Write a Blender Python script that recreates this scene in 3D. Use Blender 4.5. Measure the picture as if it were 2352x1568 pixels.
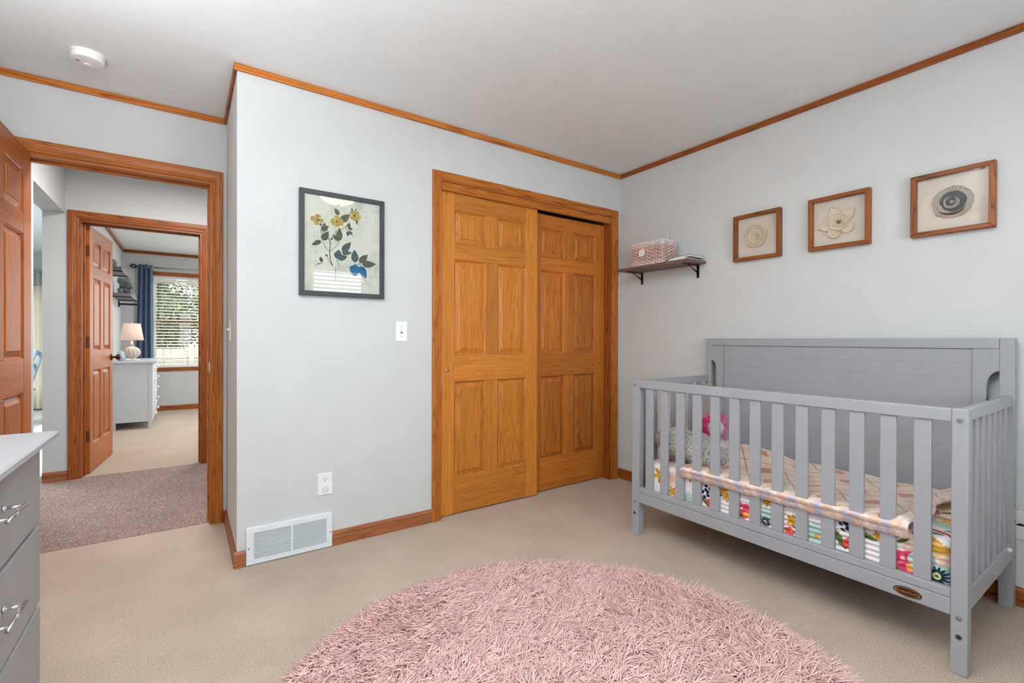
import bpy, bmesh, math, random
import numpy as np
from mathutils import Vector, Matrix
for o in list(bpy.data.objects): bpy.data.objects.remove(o)
random.seed(7); RNG = np.random.default_rng(7)
SC = bpy.context.scene; COL = SC.collection

# ---------------------------------------------------------------- camera, world, lights, exposure
cam_d = bpy.data.cameras.new('camera'); cam = bpy.data.objects.new('camera', cam_d); COL.objects.link(cam); SC.camera = cam
CX, CY, CZ, YAW, PITCH, ROLL, F = -2.88089, -2.63072, 1.11063, 0.96495, -0.00357, 0.00295, 1079.55
fw = Vector((math.cos(YAW)*math.cos(PITCH), math.sin(YAW)*math.cos(PITCH), math.sin(PITCH)))
rt = Vector((math.sin(YAW), -math.cos(YAW), 0)); up = rt.cross(fw)
r2 = math.cos(ROLL)*rt + math.sin(ROLL)*up; u2 = -math.sin(ROLL)*rt + math.cos(ROLL)*up
M = Matrix((r2, u2, -fw)).transposed().to_4x4(); M.translation = (CX, CY, CZ)
cam.matrix_world = M
cam_d.sensor_width = 36; cam_d.lens = F/2352*36; cam_d.clip_start = 0.02
W = bpy.data.worlds.new('world'); SC.world = W; W.use_nodes = True
bg = W.node_tree.nodes['Background']; bg.inputs[0].default_value = (0.85, 0.93, 1, 1); bg.inputs[1].default_value = 3.6
SC.view_settings.view_transform = 'Standard'; SC.view_settings.look = 'None'
SC.view_settings.exposure = 0.0; SC.view_settings.gamma = 1; SC.view_settings.use_curve_mapping = False
SC.cycles.max_bounces = 8; SC.cycles.diffuse_bounces = 5; SC.cycles.use_adaptive_sampling = True; SC.cycles.adaptive_threshold = 0.03; SC.cycles.caustics_reflective = False; SC.cycles.caustics_refractive = False
SC.cycles.transparent_max_bounces = 12
def area(name, loc, rot, sx, sy, watts, col=(1, 1, 1), spread=math.pi):
    l = bpy.data.lights.new(name, 'AREA'); l.shape = 'RECTANGLE'; l.size = sx; l.size_y = sy; l.energy = watts; l.color = col
    l.spread = spread
    o = bpy.data.objects.new(name, l); o.location = loc; o.rotation_euler = rot; COL.objects.link(o); return o
R = math.radians
# daylight through the rear window, outside the blinds; second lamp added as fill
area('daylight_rear_window', (-1.27, -3.78, 1.40), (R(90), 0, 0), 0.9, 1.6, 52, (0.93, 0.965, 1.0))
area('rear_fill', (-2.75, -3.78, 1.40), (R(90), 0, 0), 0.9, 1.6, 50, (0.93, 0.965, 1.0))
# added fill lamps out of frame, aimed up to brighten the ceiling
area('ceiling_fill', (-2.70, -2.15, 2.1), (R(180), R(-14), 0), 1.3, 0.9, 78, (0.93, 0.975, 1.0))
area('ceiling_fill_left', (-3.45, -0.95, 1.65), (R(180), 0, 0), 0.3, 0.5, 10.5, (0.97, 0.985, 1.0))
# added overhead fill in hall, second bedroom, dining room; bedroom daylight beside its window
area('hall_fill', (-2.8, 1.35, 2.41), (0, 0, 0), 0.3, 0.3, 30, (1, 0.96, 0.92))
area('bedroom_fill', (-2.0, 4.3, 2.41), (0, 0, 0), 0.5, 0.5, 40, (1, 0.97, 0.93))
area('daylight_bedroom_window', (-1.1, 6.25, 1.5), (R(-90), 0, 0), 1.2, 1.4, 30, (0.85, 0.93, 1.0))
area('dining_fill', (-5.2, 4.2, 2.40), (0, 0, 0), 1.0, 1.0, 110, (0.95, 0.98, 1.0))

# ---------------------------------------------------------------- materials
def lin(c):
    return tuple(((v/255)/12.92 if v/255 <= .04045 else (((v/255)+.055)/1.055)**2.4) for v in c) + (1,)
MATS = {}
def newmat(name):
    m = bpy.data.materials.new(name); m.use_nodes = True; nt = m.node_tree
    return m, nt, nt.nodes, nt.links, nt.nodes['Principled BSDF']
def coords(n, l, scale=(1, 1, 1), kind='Object', rnd=False):
    tc = n.new('ShaderNodeTexCoord'); mp = n.new('ShaderNodeMapping'); mp.inputs['Scale'].default_value = scale
    src = tc.outputs[kind]
    if rnd:
        oi = n.new('ShaderNodeObjectInfo'); ml = n.new('ShaderNodeMath'); ml.operation = 'MULTIPLY'; ml.inputs[1].default_value = 37.0
        l.new(oi.outputs['Random'], ml.inputs[0]); ad = n.new('ShaderNodeVectorMath'); ad.operation = 'ADD'
        l.new(src, ad.inputs[0]); l.new(ml.outputs[0], ad.inputs[1]); src = ad.outputs[0]
    l.new(src, mp.inputs[0]); return mp.outputs[0]
def noise(n, l, vec, scale, detail=2, rough=.5, dist=0):
    t = n.new('ShaderNodeTexNoise'); t.inputs['Scale'].default_value = scale; t.inputs['Detail'].default_value = detail
    t.inputs['Roughness'].default_value = rough; t.inputs['Distortion'].default_value = dist; l.new(vec, t.inputs['Vector']); return t
def ramp(n, l, fac, stops):
    r = n.new('ShaderNodeValToRGB'); e = r.color_ramp.elements
    while len(e) < len(stops): e.new(.5)
    for k, (p, c) in enumerate(stops): e[k].position = p; e[k].color = c if len(c) == 4 else tuple(c)+(1,)
    l.new(fac, r.inputs[0]); return r.outputs[0]
def bump(n, l, h, b, strength, dist):
    bp = n.new('ShaderNodeBump'); bp.inputs['Strength'].default_value = strength; bp.inputs['Distance'].default_value = dist
    l.new(h, bp.inputs['Height']); l.new(bp.outputs[0], b.inputs['Normal'])
def plain(name, rgb, rough=.5, metal=0, spec=.5, var=.04, bmp=0, bscale=300, emit=None):
    if name in MATS: return MATS[name]
    m, nt, n, l, b = newmat(name); c = lin(rgb)
    v = coords(n, l); t = noise(n, l, v, 6, 3)
    d = tuple(x*(1-var) for x in c[:3])+(1,); e = tuple(min(1, x*(1+var)) for x in c[:3])+(1,)
    l.new(ramp(n, l, t.outputs[0], [(.35, d), (.65, e)]), b.inputs['Base Color'])
    b.inputs['Roughness'].default_value = rough; b.inputs['Metallic'].default_value = metal
    b.inputs['Specular IOR Level'].default_value = spec
    if bmp: bump(n, l, noise(n, l, v, bscale, 3).outputs[0], b, bmp, .002)
    if emit: b.inputs['Emission Color'].default_value = lin(emit[0]); b.inputs['Emission Strength'].default_value = emit[1]
    MATS[name] = m; return m
def oak(axis, tone='honey', fine=False):
    key = 'oak_%s_%s%s' % (axis, tone, '_fine' if fine else '')
    if key in MATS: return MATS[key]
    m, nt, n, l, b = newmat(key)
    tones = {'honey': ((214, 140, 58), (184, 104, 34)), 'casing': ((204, 124, 50), (146, 74, 20)), 'russet': ((196, 112, 48), (158, 80, 28)),
             'dark': ((172, 96, 42), (106, 50, 16)), 'base': ((176, 112, 74), (136, 76, 44)), 'frame': ((160, 92, 40), (84, 42, 18))}
    a, d = tones[tone]; a = lin(a); d = lin(d)
    if fine: a = tuple(x*.88+y*.12 for x, y in zip(a, d)); d = tuple(x*.62+y*.38 for x, y in zip(a, d))
    mid = tuple((x*.62+y*.38) for x, y in zip(a, d))
    s = {'x': (.045, 1, 1), 'y': (1, .045, 1), 'z': (1, 1, .045)}[axis]; s2 = {'x': (.012, 1, 1), 'y': (1, .012, 1), 'z': (1, 1, .012)}[axis]
    v = coords(n, l, s, rnd=True); v2 = coords(n, l, s2, rnd=True)
    t = noise(n, l, v, 15 if axis == 'z' else 11, 2, .42, .10)
    mu = n.new('ShaderNodeMath'); mu.operation = 'MULTIPLY'; mu.inputs[1].default_value = 20.0; l.new(t.outputs[0], mu.inputs[0])
    fr = n.new('ShaderNodeMath'); fr.operation = 'FRACT'; l.new(mu.outputs[0], fr.inputs[0])
    rings = ramp(n, l, fr.outputs[0], [(0, d), (.16, mid), (.5, a), (.80, a), (1, mid)])
    pores = noise(n, l, v2, 420, 2, .6); pf = ramp(n, l, pores.outputs[0], [(.38, (.50, .42, .36)), (.48, (1, 1, 1))])
    broad = noise(n, l, v2, 30, 2, .5); bf = ramp(n, l, broad.outputs[0], [(.3, (.84, .8, .76)), (.7, (1.0, 1.0, 1.0))])
    x1 = n.new('ShaderNodeMix'); x1.data_type = 'RGBA'; x1.blend_type = 'MULTIPLY'; x1.inputs[0].default_value = .75
    l.new(rings, x1.inputs[6]); l.new(pf, x1.inputs[7])
    x2 = n.new('ShaderNodeMix'); x2.data_type = 'RGBA'; x2.blend_type = 'MULTIPLY'; x2.inputs[0].default_value = 1
    l.new(x1.outputs[2], x2.inputs[6]); l.new(bf, x2.inputs[7])
    hsv = n.new('ShaderNodeHueSaturation'); oi = n.new('ShaderNodeObjectInfo'); mr = n.new('ShaderNodeMapRange')
    mr.inputs[3].default_value = .86; mr.inputs[4].default_value = 1.12; l.new(oi.outputs['Random'], mr.inputs[0]); l.new(mr.outputs[0], hsv.inputs['Value'])
    l.new(x2.outputs[2], hsv.inputs['Color']); l.new(hsv.outputs[0], b.inputs['Base Color'])
    b.inputs['Roughness'].default_value = .38; b.inputs['Specular IOR Level'].default_value = .32
    bump(n, l, pores.outputs[0], b, .25, .0006)
    MATS[key] = m; return m
def carpet(name, c1, c2, c3, scale, strength=1.0, aniso=(1, 1, 1)):
    m, nt, n, l, b = newmat(name); v = coords(n, l, aniso)
    t = noise(n, l, v, scale, 2, .65); big = noise(n, l, v, 2.2, 3, .6)
    base = ramp(n, l, t.outputs[0], [(.41, lin(c3)), (.49, lin(c2)), (.58, lin(c1))])
    bf = ramp(n, l, big.outputs[0], [(.3, (.86, .85, .84)), (.7, (1.04, 1.03, 1.02))])
    x = n.new('ShaderNodeMix'); x.data_type = 'RGBA'; x.blend_type = 'MULTIPLY'; x.inputs[0].default_value = 1
    l.new(base, x.inputs[6]); l.new(bf, x.inputs[7]); l.new(x.outputs[2], b.inputs['Base Color'])
    b.inputs['Roughness'].default_value = .95; b.inputs['Specular IOR Level'].default_value = .1
    b.inputs['Sheen Weight'].default_value = .15
    bump(n, l, t.outputs[0], b, strength, .004); MATS[name] = m; return m
def vcol(name, rough=.85, bmp=.3, bscale=500, attr='Col', sheen=.2):
    m, nt, n, l, b = newmat(name); a = n.new('ShaderNodeAttribute'); a.attribute_name = attr
    l.new(a.outputs['Color'], b.inputs['Base Color']); b.inputs['Roughness'].default_value = rough
    b.inputs['Specular IOR Level'].default_value = .06; b.inputs['Sheen Weight'].default_value = sheen
    if bmp: bump(n, l, noise(n, l, coords(n, l), bscale, 2).outputs[0], b, bmp, .002)
    MATS[name] = m; return m
def glassmat(name='clear_glass'):
    if name in MATS: return MATS[name]
    m, nt, n, l, b = newmat(name); n.remove(b); out = n['Material Output']
    fr = n.new('ShaderNodeFresnel'); fr.inputs[0].default_value = 1.45; tr = n.new('ShaderNodeBsdfTransparent'); gl = n.new('ShaderNodeBsdfGlossy')
    gl.inputs['Roughness'].default_value = 0.0; mx = n.new('ShaderNodeMixShader'); ge = n.new('ShaderNodeNewGeometry'); iv = n.new('ShaderNodeMath'); iv.operation = 'SUBTRACT'; iv.inputs[0].default_value = 1; l.new(ge.outputs['Backfacing'], iv.inputs[1]); ml = n.new('ShaderNodeMath'); ml.operation = 'MULTIPLY'; l.new(fr.outputs[0], ml.inputs[0]); l.new(iv.outputs[0], ml.inputs[1]); l.new(ml.outputs[0], mx.inputs[0]); l.new(tr.outputs[0], mx.inputs[1]); l.new(gl.outputs[0], mx.inputs[2])
    l.new(mx.outputs[0], out.inputs[0]); MATS[name] = m; return m
WALL = plain('wall_paint', (203, 205, 205), .75, spec=.25, var=.012, bmp=.25, bscale=160)
CEIL = plain('ceiling_paint', (228, 233, 234), .85, spec=.2, var=.012, bmp=.45, bscale=110)
CRIBM = plain('grey_paint', (157, 159, 164), .42, spec=.45, var=.02)
WHITE = plain('white_plastic', (236, 238, 240), .35)
BLACKM = plain('black_metal', (22, 22, 24), .45, .6)
CHROME = plain('chrome', (210, 212, 216), .18, 1)
DARK = plain('dark_void', (14, 12, 12), .8)
STEEL = plain('brushed_steel', (190, 192, 196), .3, 1)

# ---------------------------------------------------------------- mesh helpers
class MB:
    def __init__(s): s.v = []; s.f = []; s.c = []
    def box(s, x0, x1, y0, y1, z0, z1):
        x0, x1 = sorted((x0, x1)); y0, y1 = sorted((y0, y1)); z0, z1 = sorted((z0, z1)); k = len(s.v)
        s.v += [(x0, y0, z0), (x1, y0, z0), (x1, y1, z0), (x0, y1, z0), (x0, y0, z1), (x1, y0, z1), (x1, y1, z1), (x0, y1, z1)]
        s.f += [tuple(k+i for i in q) for q in ((3, 2, 1, 0), (4, 5, 6, 7), (0, 1, 5, 4), (1, 2, 6, 5), (2, 3, 7, 6), (3, 0, 4, 7))]
        return s
    def loft(s, rings, caps=True, closed=True):
        k = len(s.v); n = len(rings[0])
        for r in rings: s.v += [tuple(p) for p in r]
        for i in range(len(rings)-1):
            for j in range(n if closed else n-1):
                a = k+i*n+j; b = k+i*n+(j+1) % n; s.f.append((a, b, b+n, a+n))
        if caps and closed: s.f.append(tuple(k+j for j in range(n))[::-1]); s.f.append(tuple(k+(len(rings)-1)*n+j for j in range(n)))
        return s
    def tube(s, path, r, n=8, caps=True):
        path = [Vector(p) for p in path]; rs = r if isinstance(r, (list, tuple)) else [r]*len(path); rings = []; pu = None
        for i, p in enumerate(path):
            d = (path[min(i+1, len(path)-1)]-path[max(i-1, 0)]).normalized()
            if pu is None: pu = Vector((0, 0, 1)) if abs(d.z) < .9 else Vector((1, 0, 0))
            a = d.cross(pu).normalized(); pu = a.cross(d).normalized()
            rings.append([p+rs[i]*(math.cos(2*math.pi*j/n)*a+math.sin(2*math.pi*j/n)*pu) for j in range(n)])
        return s.loft(rings, caps)
    def lathe(s, prof, c=(0, 0, 0), axis='z', n=24, caps=True):
        rings = []
        for r, h in prof:
            ring = []
            for j in range(n):
                a = 2*math.pi*j/n; p = (r*math.cos(a), r*math.sin(a), h)
                if axis == 'x': p = (h, r*math.cos(a), r*math.sin(a))
                if axis == 'y': p = (r*math.cos(a), h, r*math.sin(a))
                ring.append((p[0]+c[0], p[1]+c[1], p[2]+c[2]))
            rings.append(ring)
        return s.loft(rings, caps)
    def grid(s, P, close_u=False):
        P = np.asarray(P); nu, nv = P.shape[:2]; k = len(s.v); s.v += [tuple(p) for p in P.reshape(-1, 3)]
        for i in range(nu if close_u else nu-1):
            for j in range(nv-1):
                a = k+i*nv+j; b = k+((i+1) % nu)*nv+j; s.f.append((a, b, b+1, a+1))
        return s
OFF = {}
def setp(o, **k):
    for a, b in k.items():
        if b is not None: o[a] = b
    return o
def thing(name, label, cat, loc=(0, 0, 0), rz=0, group=None, kind=None):
    o = bpy.data.objects.new(name, None); COL.objects.link(o); o.location = loc; o.rotation_euler = (0, 0, rz); o.empty_display_size = .1
    OFF[o] = Vector(loc) if not rz else Vector((0, 0, 0)); return setp(o, label=label, category=cat, group=group, kind=kind)
def obj(name, mb, mat, parent=None, org=(0, 0, 0), bevel=0, smooth=False, label=None, cat=None, group=None, kind=None, seg=2):
    off = OFF[parent] if parent is not None else Vector(org)
    me = bpy.data.meshes.new(name); me.from_pydata([(p[0]-off[0], p[1]-off[1], p[2]-off[2]) for p in mb.v], [], mb.f); me.update()
    bm = bmesh.new(); bm.from_mesh(me); bmesh.ops.recalc_face_normals(bm, faces=bm.faces); bm.to_mesh(me); bm.free()
    if len(mb.c):
        ca = me.color_attributes.new('Col', 'FLOAT_COLOR', 'POINT'); ca.data.foreach_set('color', np.asarray(mb.c, dtype=np.float32).ravel())
    me.materials.append(mat)
    if smooth: me.polygons.foreach_set('use_smooth', [True]*len(me.polygons))
    o = bpy.data.objects.new(name, me); COL.objects.link(o)
    if parent is not None: o.parent = parent
    else: o.location = off
    OFF[o] = off
    if bevel:
        b = o.modifiers.new('bevel', 'BEVEL'); b.width = bevel; b.segments = seg; b.limit_method = 'ANGLE'; b.harden_normals = False
    return setp(o, label=label, category=cat, group=group, kind=kind)
def copy_tree(o, loc=None, label=None, parent=None, rz=None):
    c = o.copy(); COL.objects.link(c); OFF[c] = OFF[o]
    if parent is not None: c.parent = parent
    if loc is not None: c.location = loc
    if rz is not None: c.rotation_euler = (0, 0, rz)
    if label: c['label'] = label
    for ch in list(o.children): copy_tree(ch, parent=c)
    return c
def dupmesh(o, d, parent):          # a further part that shares mesh data, moved by d
    c = o.copy(); COL.objects.link(c); c.parent = parent; c.location = Vector(o.location)+Vector(d); OFF[c] = OFF[o]; return c
def B(*a): return MB().box(*a)
def struct(name, mb, mat, label, cat, **k): return obj(name, mb, mat, label=label, cat=cat, kind='structure', **k)

# ---------------------------------------------------------------- room shell
H = 2.44
BEIGE = carpet('beige_carpet', (232, 214, 196), (208, 188, 170), (150, 128, 110), 400, 1.0)
MAUVE = carpet('mauve_carpet', (206, 180, 172), (156, 130, 124), (80, 62, 60), 260, 1.3)
BEIGE2 = BEIGE
struct('floor', B(-3.9, .12, -3.72, .745, -.05, 0).box(-1.66, -.02, .70, .83, -.05, -.001), BEIGE, 'beige cut pile carpet covering the nursery floor', 'carpet')
struct('floor', B(-3.80, -1.2, .745, 2.405, -.05, .002), MAUVE, 'mauve brown speckled carpet of the hallway between the two bedrooms', 'carpet')
struct('floor', B(-3.80, -.1, 2.405, 6.5, -.05, -.0), BEIGE2, 'beige carpet in the far bedroom with the white dresser', 'carpet')
struct('ceiling', B(-3.9, .12, -3.72, .82, H, H+.1).box(-3.9, -1.1, .82, 2.5, H, H+.1).box(-3.8, 0, 2.5, 6.5, H, H+.1), CEIL, 'white textured ceiling above the nursery and hallway', 'ceiling')
# closet wall (y=0), with the closet opening
struct('wall_back', B(-2.68, -1.594, 0, .12, 0, H).box(-.100, 0, 0, .12, 0, H).box(-1.594, -.100, 0, .12, 2.086, H), WALL, 'pale grey wall holding the closet doors and botanical print', 'wall')
struct('wall_right', B(0, .12, -3.72, .83, 0, H), WALL, 'pale grey wall behind the crib and the three framed flowers', 'wall')
struct('wall_return', B(-2.68, -2.56, .12, .83, 0, H), WALL, 'short pale wall turning from the closet wall to the entry door', 'wall')
struct('wall_closet', B(-2.56, 0, .72, .83, 0, H).box(-1.70, -1.60, .12, .72, 0, H), WALL, 'wall closing off the back of the closet', 'wall')
struct('wall_entry', B(-3.78, -3.572, .711, .83, 0, H).box(-2.75, -2.68, .711, .83, 0, H).box(-3.572, -2.75, .711, .83, 2.06, H), WALL, 'pale wall around and above the open entry doorway', 'wall')
struct('wall_left', B(-3.78, -3.66, -3.72, .711, 0, H), WALL, 'pale wall at the left behind the grey dresser', 'wall')
wx0, wx1, wz0, wz1 = -1.60, -.93, .85, 2.02
vx0, vx1 = -3.1, -2.4
struct('wall_rear', B(-3.66, vx0, -3.72, -3.60, 0, H).box(vx1, wx0, -3.72, -3.60, 0, H).box(wx1, 0, -3.72, -3.60, 0, H).box(vx0, vx1, -3.72, -3.6, wz1, H).box(vx0, vx1, -3.72, -3.6, 0, wz0)
       .box(wx0, wx1, -3.72, -3.6, wz1, H).box(wx0, wx1, -3.72, -3.6, 0, wz0), WALL, 'window wall behind the photographer', 'wall')
# hallway
struct('wall_hall_left', B(-3.79, -3.66, .83, 1.45, 0, H).box(-3.79, -3.66, 1.45, 2.38, 2.09, H), WALL, 'hallway wall with a dropped header over the opening to the dining room', 'wall')
struct('wall_hall_far', B(-3.79, -3.58, 2.38, 2.50, 0, H).box(-2.765, -1.2, 2.38, 2.50, 0, H).box(-3.58, -2.765, 2.38, 2.50, 2.055, H), WALL, 'grey hallway wall around the far bedroom doorway', 'wall')
struct('wall_hall_end', B(-1.3, -1.2, .83, 2.38, 0, H), WALL, 'wall closing the right end of the hallway', 'wall')
# far bedroom
bx0, bx1, bz0, bz1 = -3.30, -1.9, .67, 2.08
struct('wall_bedroom_far', B(-3.79, bx0, 6.40, 6.52, 0, H).box(bx1, -.4, 6.40, 6.52, 0, H).box(bx0, bx1, 6.4, 6.52, 0, bz0).box(bx0, bx1, 6.4, 6.52, bz1, H), WALL, 'blue grey window wall of the far bedroom', 'wall')
struct('wall_bedroom_left', B(-3.79, -3.66, 2.50, 6.40, 0, H), WALL, 'pale wall of the far bedroom behind the open door', 'wall')
struct('wall_bedroom_right', B(-.6, -.48, 2.50, 6.40, 0, H), WALL, 'right wall of the far bedroom', 'wall')
# dining room
struct('wall_dining', B(-6.6, -3.79, 7.60, 7.7, 0, H).box(-6.7, -6.6, 0.8, 7.7, 0, H).box(-6.7, -3.79, .7, .8, 0, H).box(-3.79, -3.75, 6.52, 7.6, 0, H), WALL, 'white walls of the bright dining room seen past the hallway', 'wall')
struct('ceiling', B(-6.7, -3.8, .7, 7.7, H, H+.1), CEIL, 'white ceiling of the dining room', 'ceiling')

# crown and base boards
def crown(name, x0, x1, y0, y1, label, axis, tone='casing', h=.034):
    t = .3
    struct(name, B(x0, x1, y0, y1, H-h, H-.0005), oak(axis, tone), label, 'trim', bevel=.004)
cd = .014
crown('trim_1', -2.68-cd, 0, -cd, 0, 'oak crown strip above the closet and botanical print', 'x')
crown('trim_2', -cd, 0, -3.6, -cd, 'oak crown strip along the crib wall', 'y', 'dark')
crown('trim_3', -2.68-cd, -2.68, 0, .711-cd, 'short oak crown strip on the return wall', 'y', 'dark')
crown('trim_4', -3.66, -2.68, .711-cd, .711, 'oak crown strip above the entry door', 'x')
crown('trim_5', -3.66, -3.66+cd, -3.6, .711-cd, 'oak crown strip on the left wall', 'y')
crown('trim_6', -3.66, -.6, 6.40-.016, 6.40, 'oak crown strip over the bedroom window', 'x', 'dark', .045)
crown('trim_7', -3.66, -3.66+.02, 2.50, 6.384, 'oak crown strip on the left wall of the far bedroom', 'y', 'dark', .045)
def base(name, x0, x1, y0, y1, label, axis, tone='base', h=.078):
    if axis == 'x': # runs along x, protrudes toward -y (y1 is wall)
        pr = [(y1, 0), (y0, 0), (y0, h-.016), (y0+.004, h-.008), (y0+.009, h-.001), (y1, h)]
        m = MB().loft([[(x0, a, b) for a, b in pr], [(x1, a, b) for a, b in pr]])
    else:
        xw, xf = (x1, x0)
        s = 1 if xw > xf else -1
        pr = [(xw, 0), (xf, 0), (xf, h-.016), (xf+s*.004, h-.008), (xf+s*.009, h-.001), (xw, h)]
        m = MB().loft([[(a, y0, b) for a, b in pr], [(a, y1, b) for a, b in pr]])
    struct(name, m, oak(axis, tone), label, 'baseboard')
bd = .013
base('baseboard_back', -2.68-bd, -2.643, -bd, 0, 'short oak baseboard piece left of the floor vent', 'x')
base('baseboard_back', -2.236, -1.653, -bd, 0, 'oak baseboard between the floor vent and the closet', 'x')
base('baseboard_return', -2.68-bd, -2.68, 0, .711-bd, 'oak baseboard on the short return wall', 'y', 'dark')
base('baseboard_entry', -2.70, -2.68-bd, .711-bd, .711, 'tiny oak baseboard piece beside the entry casing', 'x', 'dark')
base('baseboard_right', -bd, 0, -3.6, 0, 'oak baseboard along the crib wall', 'y', 'dark')
base('baseboard_left', -3.66+bd, -3.66, -3.6, .711, 'oak baseboard on the left wall', 'y')
base('baseboard_hall', -3.79, -3.646, 2.38-bd, 2.38, 'oak baseboard in the hallway left of the far doorway', 'x')
base('baseboard_bedroom', -3.66, -.6, 6.4-bd, 6.4, 'oak baseboard under the bedroom window', 'x', 'dark')

# casings: U-shaped trim in a plane of constant y, facing -y, mitred; every length is a part
def casing(name, label, x0, x1, zt, y, w, tone, d=.017, jamb=None, wr=None, wh=None):
    t = thing(name, label, 'trim', ((x0+x1)/2, y, 0), kind='structure')
    def prof(w): return [(0, 0), (0, d*.55), (w*.08, d*.68), (w*.22, d*.62), (w*.30, d*.78), (w*.62, d), (w*.92, d), (w, d*.85), (w, 0)]
    wr = wr or w; wh = wh or w
    P = prof(w); PR = prof(wr); PH = prof(wh)
    obj('side_casing', MB().loft([[(x0-s, y-dd, 0) for s, dd in P], [(x0-s, y-dd, zt+q[0]) for (s, dd), q in zip(P, PH)]]), oak('z', tone), t)
    obj('side_casing', MB().loft([[(x1+s, y-dd, 0) for s, dd in PR], [(x1+s, y-dd, zt+q[0]) for (s, dd), q in zip(PR, PH)]]), oak('z', tone), t)
    obj('head_casing', MB().loft([[(x0-p[0], y-q[1], zt+q[0]) for p, q in zip(P, PH)], [(x1+p[0], y-q[1], zt+q[0]) for p, q in zip(PR, PH)]]), oak('x', tone), t)
    if jamb:
        ya, yb = jamb; th = .016
        obj('jamb', B(x0-.001, x0+th, ya, yb, 0, zt), oak('z', tone), t); obj('jamb', B(x1-th, x1+.001, ya, yb, 0, zt), oak('z', tone), t)
        obj('head_jamb', B(x0+th+.0002, x1-th-.0002, ya+.0005, yb-.0005, zt-th, zt), oak('x', tone), t)
        ym = ya+(yb-ya)*.55
        obj('stop', B(x0+th, x0+th+.011, ym, ym+.03, 0, zt-th), oak('z', tone), t, bevel=.002); obj('stop', B(x1-th-.011, x1-th, ym, ym+.03, 0, zt-th), oak('z', tone), t, bevel=.002)
        obj('stop', B(x0+th+.0112, x1-th-.0112, ym+.0004, ym+.0296, zt-th-.011, zt-th), oak('x', tone), t, bevel=.002)
    return t
tc_ = casing('trim_8', 'oak casing framing the sliding closet doors', -1.594, -.100, 2.086, 0, .058, 'casing', wr=.068)
obj('fascia', B(-1.594, -.100, -.001, .022, 2.036, 2.0858), oak('x', 'casing'), tc_, bevel=.002)
obj('jamb', B(-.114, -.099, -.0008, .118, 0, 2.0858), oak('z', 'dark'), tc_)
obj('jamb', B(-1.595, -1.590, .002, .118, 0, 2.086), oak('z', 'dark'), tc_)
obj('track', B(-1.59, -.115, .03, .11, 2.060, 2.084), DARK, tc_, label='dark metal sliding track')
te_ = casing('trim_9', 'oak casing framing the open entry doorway', -3.572, -2.750, 2.052, .711, .05, 'casing', jamb=(.711, .835), wh=.062)
tf_ = casing('trim_10', 'dark oak casing framing the far bedroom doorway', -3.580, -2.765, 2.055, 2.38, .064, 'dark', jamb=(2.38, 2.505))
obj('strike_plate', B(-2.783, -2.7805, 2.40, 2.43, .90, .96), STEEL, tf_)
obj('strike_plate', B(-2.7685, -2.7665, .735, .765, .91, .97), STEEL, te_)
obj('hinge', MB().lathe([(0.006, 1.72), (.006, 1.80)], (-3.560, .705, 0), n=8).box(-3.572, -3.556, .712, .745, 1.72, 1.80), BLACKM, te_)

# ---------------------------------------------------------------- six-panel doors
def door(name, label, w, loc, rz, tone, sw=.103, mw=.096, th=.034, h=2.03, hinges=False, top=None):
    t = thing(name, label, 'door', loc, rz, kind='structure'); OFF[t] = Vector((0, 0, 0))
    vz, vx = oak('z', tone, True), oak('x', tone, True); vp = oak('z', tone); pw = (w-2*sw-mw)/2
    Z = [(.008, .235), (.845, 1.012), (1.62, 1.718), (1.930, h)]
    bv = .003
    for a in (0, w-sw): obj('stile', B(a, a+sw, 0, th, .005, h), vz, t, bevel=bv)
    for k, (a, b) in enumerate(Z): obj('rail', B(sw, w-sw, 0.0004, th-.0004, a, b), vx, t, bevel=bv)
    for (a, b) in ((.235, .845), (1.012, 1.62), (1.718, 1.930)):
        obj('mullion', B(sw+pw, sw+pw+mw, .0006, th-.0006, a, b), vz, t, bevel=bv)
        for px in (sw, sw+pw+mw):
            q = px+pw; y = [.012, .006, .0125]; m = MB(); g = .010; s = .040
            def ring(i, yy): return [(px+i, yy, a+i), (q-i, yy, a+i), (q-i, yy, b-i), (px+i, yy, b-i)]
            m.loft([ring(0, th-.01), ring(0, .001), ring(.002, .004), ring(.007, .007), ring(.009, .014), ring(g+.002, .015), ring(s, .0055), ring(s+.0012, .0025)])
            obj('panel', m, vp, t)
    return t
d1 = door('door_1', 'left sliding oak closet door, in front, with a chrome finger pull', .765, (-1.588, .023, 0), 0, 'honey', h=2.05)
obj('finger_pull', MB().lathe([(.011, .003), (.013, -.002), (.010, -.003), (.008, .001), (.0001, .002)], (.052, 0, .919), 'y', 20), CHROME, d1, label='chrome finger pull')
d2 = door('door_2', 'right sliding oak closet door, set back behind the left one', .755, (-.862, .066, 0), 0, 'casing')
obj('finger_pull', MB().lathe([(.011, .003), (.013, -.002), (.010, -.003), (.008, .001), (.0001, .002)], (.70, 0, .925), 'y', 20), plain('dull_pull', (120, 115, 90), .3, 1), d2, label='dull metal finger pull')
obj('hanger_plate', B(.03, .06, .008, .02, 2.03, 2.06).box(.68, .71, .008, .02, 2.03, 2.06), STEEL, d2)
d3 = door('door_3', 'oak entry door swung open at the left edge of the photo', .86, (-3.545, -.156, 0), R(88.8), 'russet', sw=.11, mw=.09, h=2.045)
d4 = door('door_4', 'oak door standing open into the far bedroom', .762, (-3.531, 2.508, 0), R(84.9), 'russet', sw=.10, mw=.09, h=2.04)
BRONZE = plain('bronze', (92, 58, 36), .35, .8)
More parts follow.
